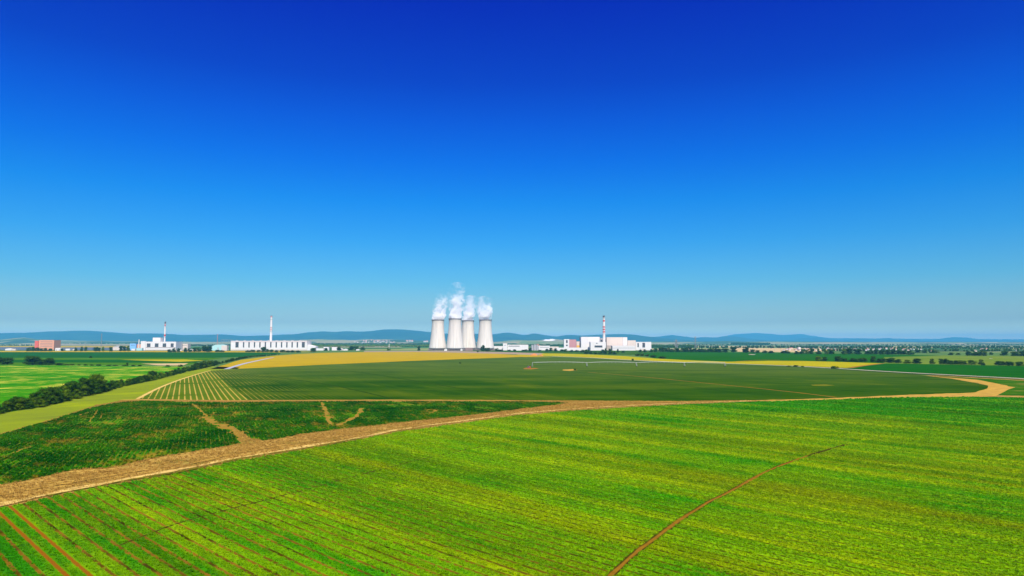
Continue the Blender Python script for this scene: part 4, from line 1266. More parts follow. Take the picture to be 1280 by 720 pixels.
def tower(u, vt, Y, w_base, label, steam_label, lean, seed):
    H = height_at(vt, Y)
    X = X_at(u, Y, 420)
    s = w_base / 2
    root = empty('cooling_tower', (X, Y, 0), label, 'cooling tower', 'four cooling towers of the power plant')
    inlet = H * 0.065
    def rad(z):
        t = z / H
        # straight flare below, waist at 86 %
        a = 0.645
        return s * (a + (1 - a) * (max(0.0, 0.88 - t) / 0.88) ** 1.55 + 0.035 * max(0, (t - 0.88) / 0.12) ** 1.3)
    prof = []
    for i in range(33):
        z = inlet + (H - 1.2 - inlet) * i / 32
        prof.append((rad(z), z))
    inner = [(r - 0.9, z) for r, z in reversed(prof)]
    MB().lathe(prof + inner, 96, close=True).build('shell', M['concrete'], root, True)
    rt = rad(H)
    MB().lathe([(rt + .7, H - 2.6), (rt + .7, H), (rt - 1.1, H), (rt - 1.1, H - 1.19), (rt - .05, H - 1.19), (rt + 0.02, H - 2.6)], 96, close=True).build('rim', M['rim'], root, True)
    MB().lathe([(rad(inlet) - 5, 0.5), (rad(inlet) - 5, inlet + 2), (rad(inlet) - 7, inlet + 2), (rad(inlet) - 7, 0.5)], 64, close=True).build('louvre_ring', M['fill'], root)
    lg = MB()
    rb = rad(0) + 1.0; ri = rad(inlet) - 0.4
    n = 44
    for i in range(n):
        t0 = 2 * math.pi * i / n; t1 = 2 * math.pi * (i + .5) / n; t2 = 2 * math.pi * (i + 1) / n
        top = (ri * math.cos(t1), ri * math.sin(t1), inlet + .4)
        lg.bar((rb * math.cos(t0), rb * math.sin(t0), 0.6), top, 0.45, 5)
        lg.bar((rb * math.cos(t2), rb * math.sin(t2), 0.6), top, 0.45, 5)
    lg.lathe([(rb + 1.2, 0), (rb + 1.2, 1.0), (rb - 1.2, 1.0), (rb - 1.2, 0)], 64, close=True)
    lg.build('support_ring', M['legs'], root)
    ld = MB()
    ang = R(-96)
    for (z0, z1) in zip([inlet + i * (H - inlet - 3) / 14 for i in range(14)], [inlet + (i + 1) * (H - inlet - 3) / 14 for i in range(14)]):
        ld.bar(((rad(z0) + .5) * math.cos(ang), (rad(z0) + .5) * math.sin(ang), z0), ((rad(z1) + .5) * math.cos(ang), (rad(z1) + .5) * math.sin(ang), z1), 0.35, 4)
    ld.build('ladder', M['steel'], root)
    # steam
    mb = MB(); prof = []
    rs = random.Random(seed)
    L = lean[1]
    rings = 16
    seg = 20
    vs_ = []
    for k in range(rings + 1):
        t = k / rings
        z = -3 + t * L
        r_ = (rt - 1.5) * (1.0 + 0.75 * min(1, t * 1.6)) * (1 if t < 0.9 else max(0.25, 1 - (t - .9) * 7))
        if k == 0: r_ = rt - 2.2
        ox = lean[0] * t ** 1.2; oy = 0
        for i in range(seg):
            a = 2 * math.pi * i / seg
            rr = r_ * (1 + (0.16 * noise.noise(Vector((math.cos(a) * 1.3, math.sin(a) * 1.3 + seed, z * 0.04))) if k > 1 else 0))
            vs_.append((ox + rr * math.cos(a), oy + rr * math.sin(a), z))
    fs = [(k * seg + i, k * seg + (i + 1) % seg, (k + 1) * seg + (i + 1) % seg, (k + 1) * seg + i) for k in range(rings) for i in range(seg)]
    fs += [tuple(range(seg - 1, -1, -1)), tuple(range(rings * seg, (rings + 1) * seg))]
    mb.add(vs_, fs)
    st = mb.build('steam_plume', steam_mat(seed, 0.22, lean), None, True)
    st.location = (X, Y, H)
    tag(st, steam_label, 'steam', 'steam plumes above the cooling towers')
    return root

tower(547.2, 399.7, 2800, 75.5, 'leftmost cooling tower with a faint vertical ladder line, steaming', 'wispy steam drifting right above the leftmost cooling tower', (30, 120), 1)
tower(568.8, 398.3, 2745, 77.0, 'second cooling tower from the left, tallest looking and overlapping its right neighbour', 'tallest white steam column above the second cooling tower', (8, 150), 2)
tower(584.8, 400.6, 2870, 77.0, 'third cooling tower from the left, partly hidden behind the second', 'white steam above the third cooling tower, partly hidden one', (20, 110), 3)
tower(606.6, 399.6, 2800, 77.0, 'rightmost cooling tower standing apart with a tree at its foot', 'broad white steam spreading above the rightmost cooling tower', (-4, 100), 4)

# ------------------------------------------------------------------ chimneys
def chimney(label, u, vt, Y, w_bot, w_top, bands, group='striped chimneys of the plants', platforms=()):
    X = X_at(u, Y, 415); H = height_at(vt, Y)
    root = empty('chimney', (X, Y, 0), label, 'chimney', group)
    rb, rt = w_bot / 2, w_top / 2
    rad = lambda z: rb + (rt - rb) * z / H
    MB().lathe([(rad(0), 0), (rad(H * .5), H * .5), (rad(H), H)], 28).build('shaft', M['white'], root, False)
    for (a, b, mm) in bands:
        z1 = min(H - .01, height_at(a, Y)); z0 = height_at(b, Y)
        MB().lathe([(rad(z0) + .12, z0), (rad(z1) + .12, z1), (rad(z1) - .3, z1), (rad(z0) - .3, z0)], 28, close=True).build('band', M[mm], root)
    for pv in platforms:
        z = height_at(pv, Y)
        MB().lathe([(rad(z) + .1, z), (rad(z) + 1.5, z), (rad(z) + 1.5, z + .3), (rad(z) + .1, z + .3)], 28, close=True).build('platform', M['steel'], root)
    MB().lathe([(rt + .5, H), (rt + .5, H + 1.0), (rt - .6, H + 1.0), (rt - .6, H)], 28, close=True).build('cap', M['dark'], root)
    return root
chimney('slender chimney rising from the roof of the left plant hall', 206.2, 402.4, 2846, 7.2, 5.4, [(402.5, 404.8, 'dark'), (405.6, 407.2, 'red'), (418, 420.2, 'red')], platforms=(408, 421))
chimney('plain white chimney with faded bands behind the long hall', 338.8, 395, 2830, 11.0, 7.2, [(395.2, 396.8, 'pink'), (409.2, 410.4, 'pink'), (411.6, 412.8, 'pink')], platforms=(399, 414))
chimney('white chimney with bright red bands beside the reactor halls', 755.0, 394.8, 2795, 11.5, 8.4, [(394.9, 397.0, 'dark'), (400.2, 402.0, 'red'), (407.9, 409.5, 'red'), (411.0, 412.7, 'red'), (414.0, 415.6, 'red')], platforms=(398, 417))

# ------------------------------------------------------------------ buildings, left to right
building('warehouse', 'long low blue-grey warehouse at the left edge', 'warehouse', -40, 36, 434.0, 2920, 60, 'bluegrey', 'bluegrey')
building('shed', 'low white shed in front of the blue-grey warehouse at the left edge', 'shed', 6.5, 14.5, 435.4, 2800, 12, 'white', 'white', gable=True)
building('shed', 'small cream shed beside the white shed near the left edge', 'shed', 14.9, 19.6, 436.0, 2790, 10, 'cream', 'white')
b = building('office_block', 'large salmon coloured block with a red left wing', 'building', 48.2, 67.2, 425.1, 2960, 45, 'salmon', 'roofgrey', windows=[(50, 65.5, 426.9, 427.3), (50, 65.5, 428.9, 429.3), (50, 65.5, 430.9, 431.3), (50, 65.5, 432.9, 433.3)])
Xa = X_at(44.0, 2960) - b.location.x; Xb = X_at(48.1, 2960) - b.location.x
MB().box(Xa, Xb, -4, 40, 0, height_at(426.0, 2960)).build('wing', M['deepred'], b, label='red left wing of the block')
building('kiosk', 'small white cube building right of the salmon block', 'building', 69.2, 76.3, 434.9, 2680, 18, 'white', 'white', windows=[(70.4, 71.6, 437.0, 438.0), (73.6, 74.8, 437.0, 438.0)])
building('warehouse', 'low blue-grey warehouse between the white cube and the mast', 'warehouse', 77, 116, 434.3, 2930, 40, 'bluegrey', 'bluegrey')
building('warehouse', 'low blue-grey warehouse between the mast and the blue building', 'warehouse', 128, 161.5, 434.6, 2930, 40, 'bluegrey', 'bluegrey')
building('shed', 'flat white shed before the warehouse left of the mast', 'shed', 82, 87.4, 435.8, 2790, 12, 'white', 'white')
building('shed', 'smallest pale shed before the warehouse left of the mast', 'shed', 90.8, 94.6, 436.2, 2790, 12, 'cream', 'cream')
building('shed', 'pale cream shed with visible roof before the right blue-grey warehouse', 'shed', 141, 150.2, 432.2, 2850, 20, 'cream', 'roofgrey', gable=True)
building('workshop', 'tall light blue building left of the white plant hall', 'building', 162.2, 169.6, 429.4, 2850, 24, 'blue', 'blue', windows=[(163.4, 168.4, 431.2, 431.8)])
building('workshop', 'salmon and cream building squeezed between blue building and plant hall', 'building', 170.0, 175.8, 430.4, 2860, 20, 'salmon', 'roofgrey')
building('shed', 'low pale green shed at the foot of the left plant hall', 'shed', 170.5, 177.5, 435.2, 2760, 12, 'teal', 'teal')
building('shed', 'little white annex below the light blue building', 'shed', 164.4, 169.0, 436.0, 2760, 12, 'white', 'white')

hall = building('plant_hall', 'left white plant hall with four dark windows and a box on the roof', 'plant hall', 176.2, 219.8, 427.0, 2820, 55, 'white', 'roofgrey', fascia='brown',
                windows=[(183.4, 188.0, 429.2, 433.8), (193.4, 198.0, 429.2, 433.8), (203.2, 207.6, 429.2, 433.8), (213.2, 217.0, 429.2, 433.8)], plinth=(436.6, 'cream'))
ox = hall.location.x
MB().box(X_at(188.6, 2820) - ox, X_at(198.2, 2820) - ox, 12, 34, height_at(427.0, 2820), height_at(422.0, 2820)).build('roof_house', M['white'], hall)
MB().box(X_at(176.2, 2820) - ox, X_at(182.4, 2820) - ox, -3, 0, 0, height_at(426.4, 2820)).build('stair_tower', M['white'], hall)
MB().box(X_at(182.4, 2820) - ox, X_at(219.8, 2820) - ox, -.6, 0, height_at(434.6, 2820), height_at(434.2, 2820)).build('ledge', M['brown'], hall)

def stack(u, vt, Y, wd, label):
    X = X_at(u, Y); H = height_at(vt, Y)
    root = empty('steel_stack', (X, Y, 0), label, 'stack')
    MB().lathe([(wd / 2, 0), (wd / 2 * .9, H)], 16).build('pipe', M['white'], root)
    MB().lathe([(wd / 2 + .2, H - .8), (wd / 2 + .2, H + .1), (wd / 2 * .5, H + .1), (wd / 2 * .5, H - .8)], 16, close=True).build('cap', M['steel'], root)
stack(173.4, 424.2, 2790, 3.6, 'thin short white stack just left of the left plant hall')

building('office_block', 'cream stepped building just right of the left plant hall', 'building', 222, 234.6, 429.8, 2880, 26, 'cream', 'roofgrey', windows=[(223, 233.6, 431.6, 432.0)])
building('shed', 'white gabled shed before the trees right of the left plant hall', 'shed', 219, 226.8, 437.0, 2640, 12, 'white', 'white', gable=True)
building('shed', 'pale grey shed in the middle of the three small sheds before the trees', 'shed', 232, 241.4, 436.5, 2650, 14, 'cream', 'white', gable=True)
building('shed', 'beige and orange shed rightmost of the three small sheds before the trees', 'shed', 241.8, 251.6, 436.7, 2650, 14, 'cream', 'orange', gable=True)

# pale green storage tank hall, curved roof
Yt = 2760
root = empty('storage_hall', (X_at(272.6, Yt), Yt, 0), 'pale green round-roofed storage hall left of the long white hall', 'building')
hw = (X_at(281, Yt) - X_at(264.5, Yt)) / 2; hh = height_at(430.8, Yt)
pf = [(-hw, 0), (hw, 0)] + [(hw * math.cos(R(a)), hh * .55 + hh * .45 * math.sin(R(a))) for a in range(0, 181, 15)]
MB().prism(pf, 0, 40).build('wall', M['teal'], root)
MB().box(-2.5, 2.5, -.15, 0, 0, hh * .5).build('door', M['roofgrey'], root)
building('shed', 'small building with an orange roof beside the pale green storage hall', 'building', 276.8, 283.6, 431.9, 2740, 16, 'cream', 'orange', fascia='orange')

# substation portal frames
def lattice_mast(name, label, cat, u, vt, Y, wb, wt, mat='steel', group=None, arms=(), panels=10, thick=0.35):
    X = X_at(u, Y); H = height_at(vt, Y)
    root = empty(name, (X, Y, 0), label, cat, group)
    body = MB()
    cs = [(-1, -1), (1, -1), (1, 1), (-1, 1)]
    w_ = lambda z: (wb + (wt - wb) * (z / H) ** 0.7) / 2
    zs = [H * (1 - (1 - i / panels) ** 1.2) for i in range(panels + 1)]
    for z0, z1 in zip(zs[:-1], zs[1:]):
        for i in range(4):
            a, b = cs[i], cs[(i + 1) % 4]
            p = lambda c, z: (c[0] * w_(z), c[1] * w_(z), z)
            body.bar(p(a, z0), p(a, z1), thick, 4)
            body.bar(p(a, z0), p(b, z1), thick * .6, 4)
            body.bar(p(b, z0), p(a, z1), thick * .6, 4)
            body.bar(p(a, z1), p(b, z1), thick * .6, 4)
    body.build('mast_body', M[mat], root)
    for (v, half) in arms:
        z = height_at(v, Y)
        ar = MB()
        for sgn in (-1, 1):
            for yy in (-1, 1):
                ar.bar((sgn * w_(z), yy * w_(z), z), (sgn * half, 0, z + .2), thick * .7, 4)
                ar.bar((sgn * w_(z), yy * w_(z), z + 2.2), (sgn * half, 0, z + .25), thick * .7, 4)
        ar.build('crossarm', M[mat], root)
        for sgn in (-1, 1):
            MB().bar((sgn * half, 0, z), (sgn * half, 0, z - 2.4), .18, 6).build('insulator', M['dark'], root)
    return root

Yf = 2850
root = empty('portal_frame', (X_at(281, Yf), Yf, 0), 'grey steel substation portal frame left of the long white hall', 'steel frame')
fb = MB()
ht_ = height_at(424.6, Yf)
xs = [X_at(a, Yf) - X_at(281, Yf) for a in (272.4, 276.6, 280.8, 285.2, 288.6)]
for yy in (0, 22):
    for x in xs:
        fb.bar((x, yy, 0), (x, yy, ht_ * (0.82 if x == xs[0] else 1)), .45, 6)
    fb.bar((xs[0], yy, ht_ * .82), (xs[1], yy, ht_), .4, 6)
    fb.bar((xs[1], yy, ht_), (xs[-1], yy, ht_), .4, 6)
    fb.bar((xs[1], yy, ht_ * .75), (xs[-1], yy, ht_ * .75), .35, 6)
    for a, b in zip(xs[1:-1], xs[2:]):
        fb.bar((a, yy, ht_ * .75), (b, yy, ht_), .25, 5)
for x in xs[1:]:
    fb.bar((x, 0, ht_), (x, 22, ht_), .3, 5)
fb.build('frame', M['steel'], root)
lattice_mast('lattice_mast', 'thin red and white lattice mast above the pale green storage hall', 'mast', 271.4, 417.6, 2870, 3.4, 1.4, 'pink', thick=0.18)
lattice_mast('lattice_mast', 'tall thin pale lattice mast standing alone between the grey roofs on the left', 'mast', 126.4, 416.8, 2660, 3.4, 1.6, 'steel', thick=0.17, panels=16)
stackp = lattice_mast('lattice_mast', 'short thin pale mast behind the wheat left of the cooling towers', 'mast', 486.4, 429.8, 2780, 2.6, 1.4, 'white', thick=0.3, panels=8)

# long white hall with its row of dark bays
bays = [(294.2, 298.2)] + [(x - .85, x + .85) for x in (304.4, 311.2, 318.0, 324.8, 331.6, 338.4, 345.2, 351.9, 358.5, 365.1, 371.6)] + [(377.2, 380.9)]
lh = building('plant_hall', 'long white hall with a row of thirteen dark tall window bays', 'plant hall', 288.4, 383.8, 425.9, 2790, 60, 'white', 'roofgrey', fascia='brown', windows=[(a, b, 427.6, 434.4) for a, b in bays], plinth=(436.4, 'cream'))
ox = lh.location.x
MB().prism([(X_at(384.0, 2790) - ox, 0), (X_at(394.2, 2790) - ox, 0), (X_at(394.2, 2790) - ox, height_at(433.0, 2790)), (X_at(384.0, 2790) - ox, height_at(430.8, 2790))], 2, 40).build('annex', M['white'], lh, label='low annex with a sloping roof')
MB().box(X_at(288.4, 2790) - ox, X_at(383.8, 2790) - ox, -.5, -.26, height_at(427.4, 2790), height_at(427.1, 2790)).build('ledge', M['pink'], lh)
for i, x in enumerate(range(292, 382, 10)):
    MB().box(X_at(x, 2790) - ox, X_at(x + 2.2, 2790) - ox, 20, 27, height_at(426.05, 2790) , height_at(425.2, 2790)).build('roof_vent', M['roofgrey'], lh)

for a in [(395.0, 404.2, 435.4, 2790, 'long flat white hut first right of the sloping annex', False), (404.6, 411.0, 433.6, 2800, 'white gabled hut with a taller end right of the sloping annex', False), (414.8, 421.2, 433.8, 2800, 'tall white hut in the middle of the row before the forest', False),
          (421.6, 428.2, 435.4, 2790, 'low white hut second from the right end of the row before the forest', False), (428.6, 434.4, 436.0, 2780, 'lowest white hut at the right end of the row before the forest', True), (445, 449.2, 436.4, 2780, 'tiny pale hut standing alone left of the cooling towers', True)]:
    building('hut', a[4], 'hut', a[0], a[1], a[2], a[3], 14, 'white', 'white' if a[5] else 'roofgrey', gable=a[5])

# low buildings by the cooling towers
building('pump_house', 'low brown pump house between the third and rightmost cooling towers', 'building', 581.5, 591, 434.8, 2690, 10, 'brown', 'roofgrey')
building('hut', 'tiny white hut at the foot between the first two cooling towers', 'hut', 555.4, 558.8, 435.8, 2690, 8, 'white', 'white', gable=True)
building('hut', 'tiny white hut at the foot of the partly hidden cooling tower', 'hut', 575.6, 578.0, 435.8, 2690, 8, 'white', 'white', gable=True)
building('annex_building', 'low white building touching the foot of the rightmost cooling tower', 'building', 617.5, 628.6, 432.6, 2850, 22, 'white', 'roofgrey')
building('stair_block', 'white stair block left of the long white building with a strip window', 'building', 628.8, 634.0, 429.2, 2820, 16, 'white', 'white', windows=[(630.6, 632, 431.2, 432.0)])
lb = building('office_block', 'long white two-storey building with a dark strip window', 'building', 634.4, 660.4, 430.9, 2830, 26, 'white', 'white', windows=[(635.6, 649.6, 432.2, 433.1)])
building('shed', 'low white shed before the long building with a strip window', 'shed', 637, 659.5, 434.4, 2760, 12, 'white', 'white')
# grey silos
Ys = 2790
for i, (uu_, vv_) in enumerate([(665.4, 430.8), (668.4, 430.3), (671.4, 430.8)]):
    r_ = 4.6; H_ = height_at(vv_, Ys)
    rt_ = empty('silo', (X_at(uu_, Ys), Ys, 0), ['left grey silo of the three beside the long white building', 'middle and tallest grey silo beside the long white building', 'right grey silo of the three, next to the low white row'][i], 'silo', 'three grey silos')
    MB().lathe([(r_, 0), (r_, H_ - 2)], 24).build('tank', M['roofgrey'], rt_, False)
    MB().lathe([(r_ + .2, H_ - 1.98), (r_ * .3, H_ - .3), (0.3, H_)], 24).build('cone_roof', M['steel'], rt_)
building('office_block', 'white building with uneven roof right of the grey silos', 'building', 673.4, 687.4, 432.2, 2830, 24, 'white', 'roofgrey', windows=[(675, 686, 434.0, 434.5)])
building('hut', 'small pinkish roof house above the white building right of the silos', 'hut', 668, 676, 430.0, 2900, 16, 'cream', 'tile', gable=True)
building('office_block', 'low white building in the middle between silos and the pink block', 'building', 687.8, 698.4, 433.2, 2860, 22, 'cream', 'roofgrey')
building('shed', 'very long low white shed running to the foot of the reactor hall', 'shed', 695, 729, 434.5, 2760, 14, 'white', 'white')
pk = building('tower_block', 'pink and white tower block left of the big white reactor hall', 'building', 711.6, 720.2, 424.4, 2840, 28, 'pink', 'roofgrey')
ox = pk.location.x
MB().box(X_at(705.0, 2840) - ox, X_at(711.5, 2840) - ox, -1, 26, 0, height_at(424.0, 2840)).build('stair_tower', M['white'], pk, label='white stair tower')
for (a, c, d) in ((707.6, 425.0, 428.8), (707.6, 430.8, 432.6)):
    MB().box(X_at(a, 2840) - ox, X_at(a + 2.0, 2840) - ox, -1.15, -1.01, height_at(d, 2840), height_at(c, 2840)).build('window', M['glass'], pk)
bb = building('office_block', 'small pinkish building with an orange panel between pink block and reactor hall', 'building', 720.6, 726.0, 427.0, 2850, 20, 'cream', 'roofgrey')
ox = bb.location.x
MB().box(X_at(720.8, 2850) - ox, X_at(724.6, 2850) - ox, -.2, -.01, height_at(434.2, 2850), height_at(431.6, 2850)).build('panel', M['orange'], bb)

# reactor halls
h1 = building('reactor_hall', 'big white windowless reactor hall left of the banded chimney', 'reactor hall', 726.4, 750.2, 421.1, 2830, 70, 'white', 'white', fascia='cream')
h2 = building('reactor_hall', 'big cream white reactor hall right of the banded chimney', 'reactor hall', 758.4, 784.2, 421.5, 2830, 70, 'cream', 'white', fascia='white')
ox = h2.location.x
MB().box(X_at(778.6, 2830) - ox, X_at(779.0, 2830) - ox, -.25, -.01, height_at(432, 2830), height_at(421.8, 2830)).build('joint', M['roofgrey'], h2)
MB().box(X_at(779.1, 2830) - ox, X_at(784.2, 2830) - ox, -.3, -.02, height_at(432, 2830), height_at(421.8, 2830)).build('panel', M['white'], h2)
building('connecting_block', 'dark recessed block between the two reactor halls behind the chimney', 'building', 750.5, 758.1, 422.6, 2850, 40, 'roofgrey', 'roofgrey', windows=[(751, 753.4, 424.5, 429.0), (756.6, 758, 424.5, 429.0)])
fb1 = building('auxiliary_block', 'white block with a wide dark window band in front of the left reactor hall', 'building', 738.2, 757.6, 427.4, 2770, 45, 'white', 'white', windows=[(743.2, 753.0, 431.8, 434.4), (745.2, 747.0, 428.6, 429.6)])
fb2 = building('auxiliary_block', 'low wide white block with fine ledges in front of the right reactor hall', 'building', 765.6, 794.2, 432.2, 2770, 45, 'white', 'white', plinth=(438.6, 'cream'))
ox = fb2.location.x
for v in (433.8, 435.6):
    MB().box(X_at(766, 2770) - ox, X_at(793.8, 2770) - ox, -.4, -.01, height_at(v + .25, 2770), height_at(v, 2770)).build('ledge', M['roofgrey'], fb2)
building('auxiliary_block', 'cream block stepping down right of the right reactor hall', 'building', 784.5, 794.8, 425.4, 2840, 50, 'cream', 'white')
building('turbine_block', 'white rightmost block with two dark vertical openings', 'building', 795.0, 814.2, 427.4, 2850, 50, 'white', 'white', windows=[(796.8, 798.6, 428.8, 434.0), (803.0, 806.4, 428.4, 434.4)])
building('shed', 'low beige shed among trees below the rightmost white block', 'shed', 800.5, 807.0, 436.0, 2750, 12, 'cream', 'cream')
# pipework in front of the chimney
pr = empty('pipe_rack', (X_at(761, 2760), 2760, 0), 'dark pipe rack between the front blocks below the chimney', 'pipe rack')
pb = MB()
for i in range(5):
    x = -9 + i * 4.5
    pb.bar((x, 0, 0), (x, 0, 20), .35, 5); pb.bar((x, 5, 0), (x, 5, 20), .35, 5); pb.bar((x, 0, 20), (x, 5, 20), .35, 5)
for z in (8, 14, 19):
    for yy in (0, 2.5, 5):
        pb.bar((-11, yy, z), (11, yy, z + .3), .5, 6)
pb.build('frame', M['dark'], pr)
# sheds in the right-hand fields
building('farm_hut', 'small hut with a red-brown roof alone in the far green field', 'hut', 936.5, 943.5, 442.6, 1880, 8, 'cream', 'tile', gable=True)
building('shed', 'pale flat shed among trees left of the lattice pylon', 'shed', 827, 835, 438.6, 2500, 10, 'white', 'roofgrey')
building('shed', 'tiny white shed in the pale meadow on the right', 'shed', 1237.2, 1240.2, 448.0, 1450, 4, 'white', 'white', gable=True)

# pylons
PG = 'lattice pylons on the right plain'
lattice_mast('pylon', 'broad grey lattice pylon at the edge of the far green field', 'pylon', 845.4, 424.5, 2360, 13, 2.0, 'steel', PG, [(426.5, 9), (429.0, 11), (431.8, 9)], 9, 0.42)
lattice_mast('pylon', 'slim lattice pylon just right of the broad one', 'pylon', 869.3, 420.5, 2440, 7, 1.8, 'steel', PG, [(422.5, 7), (425.5, 9)], 9, 0.3)
for u_, v_, Y_, lab in [(968, 431.0, 2500, 'thin pale pole standing in the far field right of the rounded wood'), (975.5, 431.6, 2600, 'thin pale pole second right of the rounded wood'), (1220.8, 432.6, 2900, 'thin dark pole above the trees near the right edge'), (1264.2, 432.4, 2900, 'thin dark pole nearest the right edge above the trees'), (943.6, 440, 1900, 'short pole beside the lone hut in the far green field')]:
    X = X_at(u_, Y_); H = height_at(v_, Y_)
    rt_ = empty('utility_pole', (X, Y_, 0), lab, 'pole')
    MB().bar((0, 0, 0), (0, 0, H), .32, 8, .2).build('post', M['steel'], rt_)
    MB().box(-1.6, 1.6, -.12, .12, H - 1.2, H - .9).build('crossarm', M['steel'], rt_)

# ------------------------------------------------------------------ centre-pivot irrigator in the large field
YI = 985.0
pts = [(665.5, 0), (733.5, 1), (795.5, 1), (855.5, 1), (906, 1)]
ir = empty('irrigator', (X_at(665.5, YI, 458), YI, 0), 'long grey centre-pivot irrigation boom on wheeled frames across the green field', 'irrigator')
ox = X_at(665.5, YI, 458)
ih = 6.2
for k in range(4):
    x0 = X_at(pts[k][0], YI, 458) - ox; x1 = X_at(pts[k + 1][0], YI, 458) - ox
    sp = MB(); n = 12
    arch = lambda t: ih + 1.0 * math.sin(math.pi * t)
    for i in range(n):
        t0, t1 = i / n, (i + 1) / n
        xa, xb = x0 + (x1 - x0) * t0, x0 + (x1 - x0) * t1
        sp.bar((xa, 0, arch(t0)), (xb, 0, arch(t1)), .17, 6)
        for yy in (-.9, .9):
            la, lb_ = arch(t0) - 1.3 * math.sin(math.pi * t0), arch(t1) - 1.3 * math.sin(math.pi * t1)
            sp.bar((xa, yy if 0 < i else 0, la), (xb, yy if i < n - 1 else 0, lb_), .08, 4)
            if i: sp.bar((xa, 0, arch(t0)), (xa, yy, la), .07, 4)
        if i and i % 2:
            sp.bar((xa, 0, arch(t0)), (xa, 0, arch(t0) - 3.4), .04, 4)
    sp.build('boom_span', M['steel'], ir)
for k in range(1, 5):
    x = X_at(pts[k][0], YI, 458) - ox
    lg = MB()
    for sgn in (-1, 1):
        lg.bar((x, 0, ih), (x, sgn * 2.6, 1.0), .14, 5)
        lg.bar((x, 0, ih), (x + 1.3, sgn * 2.6, 1.0), .09, 5)
        lg.bar((x - 1.4, sgn * .9, ih - .2), (x, sgn * 2.6, 1.0), .09, 5)
    lg.bar((x, -2.6, 1.0), (x, 2.6, 1.0), .16, 5)
    leg = lg.build('wheel_frame', M['steel'], ir)
    for sgn in (-1, 1):
        wm = MB(); seg = 20; vv = []
        for xx in (x - .22, x + .22):
            for rr in (.72, .45):
                for i in range(seg):
                    a = 2 * math.pi * i / seg
                    vv.append((xx, sgn * 2.6 + rr * math.cos(a), .73 + rr * math.sin(a)))
        ff = []
        for i in range(seg):
            j = (i + 1) % seg
            ff += [(i, j, seg + j, seg + i), (2 * seg + i, 3 * seg + i, 3 * seg + j, 2 * seg + j), (i, 2 * seg + i, 2 * seg + j, j), (seg + i, seg + j, 3 * seg + j, 3 * seg + i)]
        wm.add(vv, ff); wm.bar((x - .1, sgn * 2.6, .73), (x + .1, sgn * 2.6, .73), .46, 12)
        wm.build('wheel', M['rubber'], leg)
pv_ = MB()
for a in range(4):
    t = R(45 + 90 * a)
    pv_.bar((1.6 * math.cos(t), 1.6 * math.sin(t), 0), (.3 * math.cos(t), .3 * math.sin(t), ih), .13, 5)
pv_.bar((0, 0, 0), (0, 0, ih + .4), .2, 8)
pv_.build('pivot_stand', M['steel'], ir)

M['weed'] = plain('yellowing_crop', (0.13, 0.14, 0.005), 0.95, 0.3, 0.2)
# red pump cart at the pivot
pc = G(661.0, 460.4)
cart = empty('pump_cart', (pc.x, pc.y, 0), 'small red pump cart with dark engine at the left end of the irrigation boom', 'cart')
bmx = MB(); bmx.box(-2.4, 2.4, -1.1, 1.1, .6, 1.0).box(1.2, 2.3, -1.0, 1.0, 1.0, 2.6); bmx.bar((-2.4, 0, .8), (-4.6, 0, .6), .12, 6); bmx.build('chassis', M['red'], cart)
MB().box(-1.9, .9, -.9, .9, 1.003, 2.9).build('engine_housing', M['dark'], cart)
MB().bar((-.3, 0, 2.9), (-.3, 0, 3.9), .12, 8).build('exhaust', M['steel'], cart)
for sx_ in (-1.3, 1.5):
    for sy_ in (-1.25, 1.25):
        MB().bar((sx_, sy_ - .15, .55), (sx_, sy_ + .15, .55), .55, 16).build('wheel', M['rubber'], cart)
sheet('bare_patch', [(654, 460.6), (668, 460.2), (674, 461.0), (664, 462.0), (655, 461.6)], 0.26, M['red_dirt'], .6)
sheet('bare_patch', [(704, 462.2), (716, 461.6), (722, 462.8), (712, 463.9), (703, 463.2)], 0.26, M['dirt'], .6)
sheet('bare_patch', [(1014, 481.2), (1030, 480.6), (1044, 482), (1030, 483), (1016, 482.6)], 0.26, M['weed'], .6)

# orange soil heaps beside the field road
def heap(u, vb, wpx, hpx, label):
    p = G(u, vb)
    wd = wpx / F * p.y / 2; h = hpx / F * p.y
    bm = bmesh.new()
    bmesh.ops.create_grid(bm, x_segments=28, y_segments=16, size=1)
    for v in bm.verts:
        x, y = v.co.x, v.co.y
        r_ = math.hypot(x, y)
        z = max(0, 1 - r_) ** 0.7 * (0.8 + .5 * noise.noise(Vector((x * 3, y * 3, u))))
        v.co = Vector((x * wd, y * wd * .35, z * h - 0.02 + .05))
    me_ = bpy.data.meshes.new('soil_heap'); bm.to_mesh(me_); bm.free()
    me_.materials.append(M['soilheap'])
    o = bpy.data.objects.new('soil_heap', me_); COL.objects.link(o); o.location = (p.x, p.y, .15)
    tag(o, label, 'soil heap')
heap(667.5, 444.6, 10, 3.0, 'larger orange soil heap beside the field road before the white buildings')
heap(676.5, 444.9, 6, 1.9, 'smaller orange soil heap at the right end of the larger one')

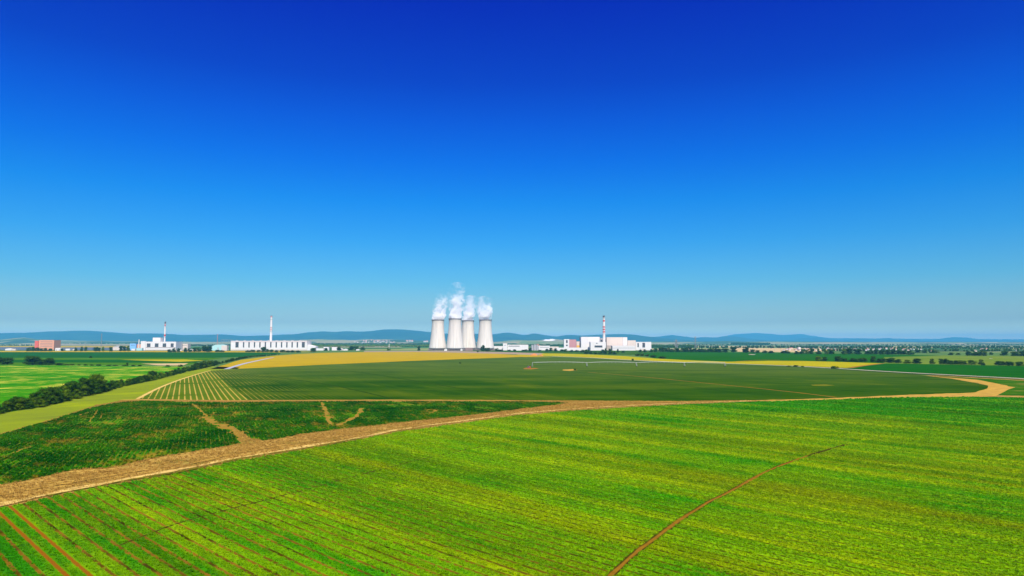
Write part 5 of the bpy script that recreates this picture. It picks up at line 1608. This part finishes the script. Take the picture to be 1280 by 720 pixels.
# ------------------------------------------------------------------ distant villages
def house_mesh(k):
    r = random.Random(k)
    w_, d_, h_ = r.uniform(9, 14), r.uniform(8, 10), r.uniform(4, 6)
    mb = MB()
    mb.box(-w_ / 2, w_ / 2, -d_ / 2, d_ / 2, 0, h_, 0)
    mb.v += []
    k0 = [(-w_ / 2 - .4, -d_ / 2 - .4, h_ + .01), (w_ / 2 + .4, -d_ / 2 - .4, h_ + .01), (w_ / 2 + .4, d_ / 2 + .4, h_ + .01), (-w_ / 2 - .4, d_ / 2 + .4, h_ + .01), (-w_ / 2 - .4, 0, h_ + 3.4), (w_ / 2 + .4, 0, h_ + 3.4)]
    mb.add(k0, [(0, 3, 2, 1), (0, 1, 5, 4), (2, 3, 4, 5), (1, 2, 5), (3, 0, 4)], 1)
    mb.box(-.5, .5, .6, 1.5, h_ + 1.6, h_ + 4.4, 0)
    return mb.mesh('house', [M['white'] if k % 3 else M['cream'], M['tile'] if k % 2 else M['brown']])
HM = [house_mesh(k) for k in range(5)]
def house(x, y, z, s, label, group):
    o = bpy.data.objects.new('house', random.choice(HM)); COL.objects.link(o)
    o.location = (x, y, z); o.rotation_euler = (0, 0, random.choice([0, .3, -.4, 1.57, 1.2])); o.scale = (s, s, s)
    tag(o, label, 'house', group)
for i in range(46):
    uu_ = random.gauss(468, 15); vv_ = random.uniform(425.6, 428.8)
    p = on_foot(uu_, vv_)
    if p: house(p.x, p.y, p.z - .5, random.uniform(1.2, 1.9), 'tiny pale house in the village at the foot of the blue hills', 'village houses under the hills')
for uu_, vv_ in [(509, 426.9), (512, 426.8), (515, 427), (531, 427.6), (534, 427.6)]:
    p = on_foot(uu_, vv_)
    if p: house(p.x, p.y, p.z - .5, 2.6, 'tiny white farm building on the foothill left of the cooling towers', 'farm buildings on the foothill')
for i in range(64):
    p = G(random.uniform(978, 1140), random.uniform(436.2, 438.6))
    house(p.x, p.y, 0, random.uniform(.55, .85), 'tiny pale house in the village across the right plain', 'village houses on the right plain')
for i in range(14):
    p = G(random.uniform(1140, 1290), random.uniform(436.2, 439.6))
    house(p.x, p.y, 0, random.uniform(.6, .85), 'tiny scattered house beyond the trees near the right edge', 'scattered houses near the right edge')
building('grain_store', 'white upright store standing out of the distant village on the right', 'building', 998.2, 1000.8, 434.0, 3000, 12, 'white', 'white')

# ------------------------------------------------------------------ haze
hz = bpy.data.materials.new('thin_blue_haze'); hz.use_nodes = True
t = hz.node_tree
for n in list(t.nodes): t.nodes.remove(n)
out = t.nodes.new('ShaderNodeOutputMaterial'); pv = t.nodes.new('ShaderNodeVolumePrincipled')
pv.inputs['Color'].default_value = (*HAZE_COLOR, 1)
pv.inputs['Density'].default_value = HAZE_DENSITY
pv.inputs['Anisotropy'].default_value = HAZE_ANISO
t.links.new(pv.outputs[0], out.inputs['Volume'])
hb_ = MB().box(-49000, 49000, -3000, 46000, -1.5, 500).build('haze', hz)
hb_['kind'] = 'stuff'
hb_['label'] = 'thin blue summer haze over the whole plain'
hb_['category'] = 'haze'
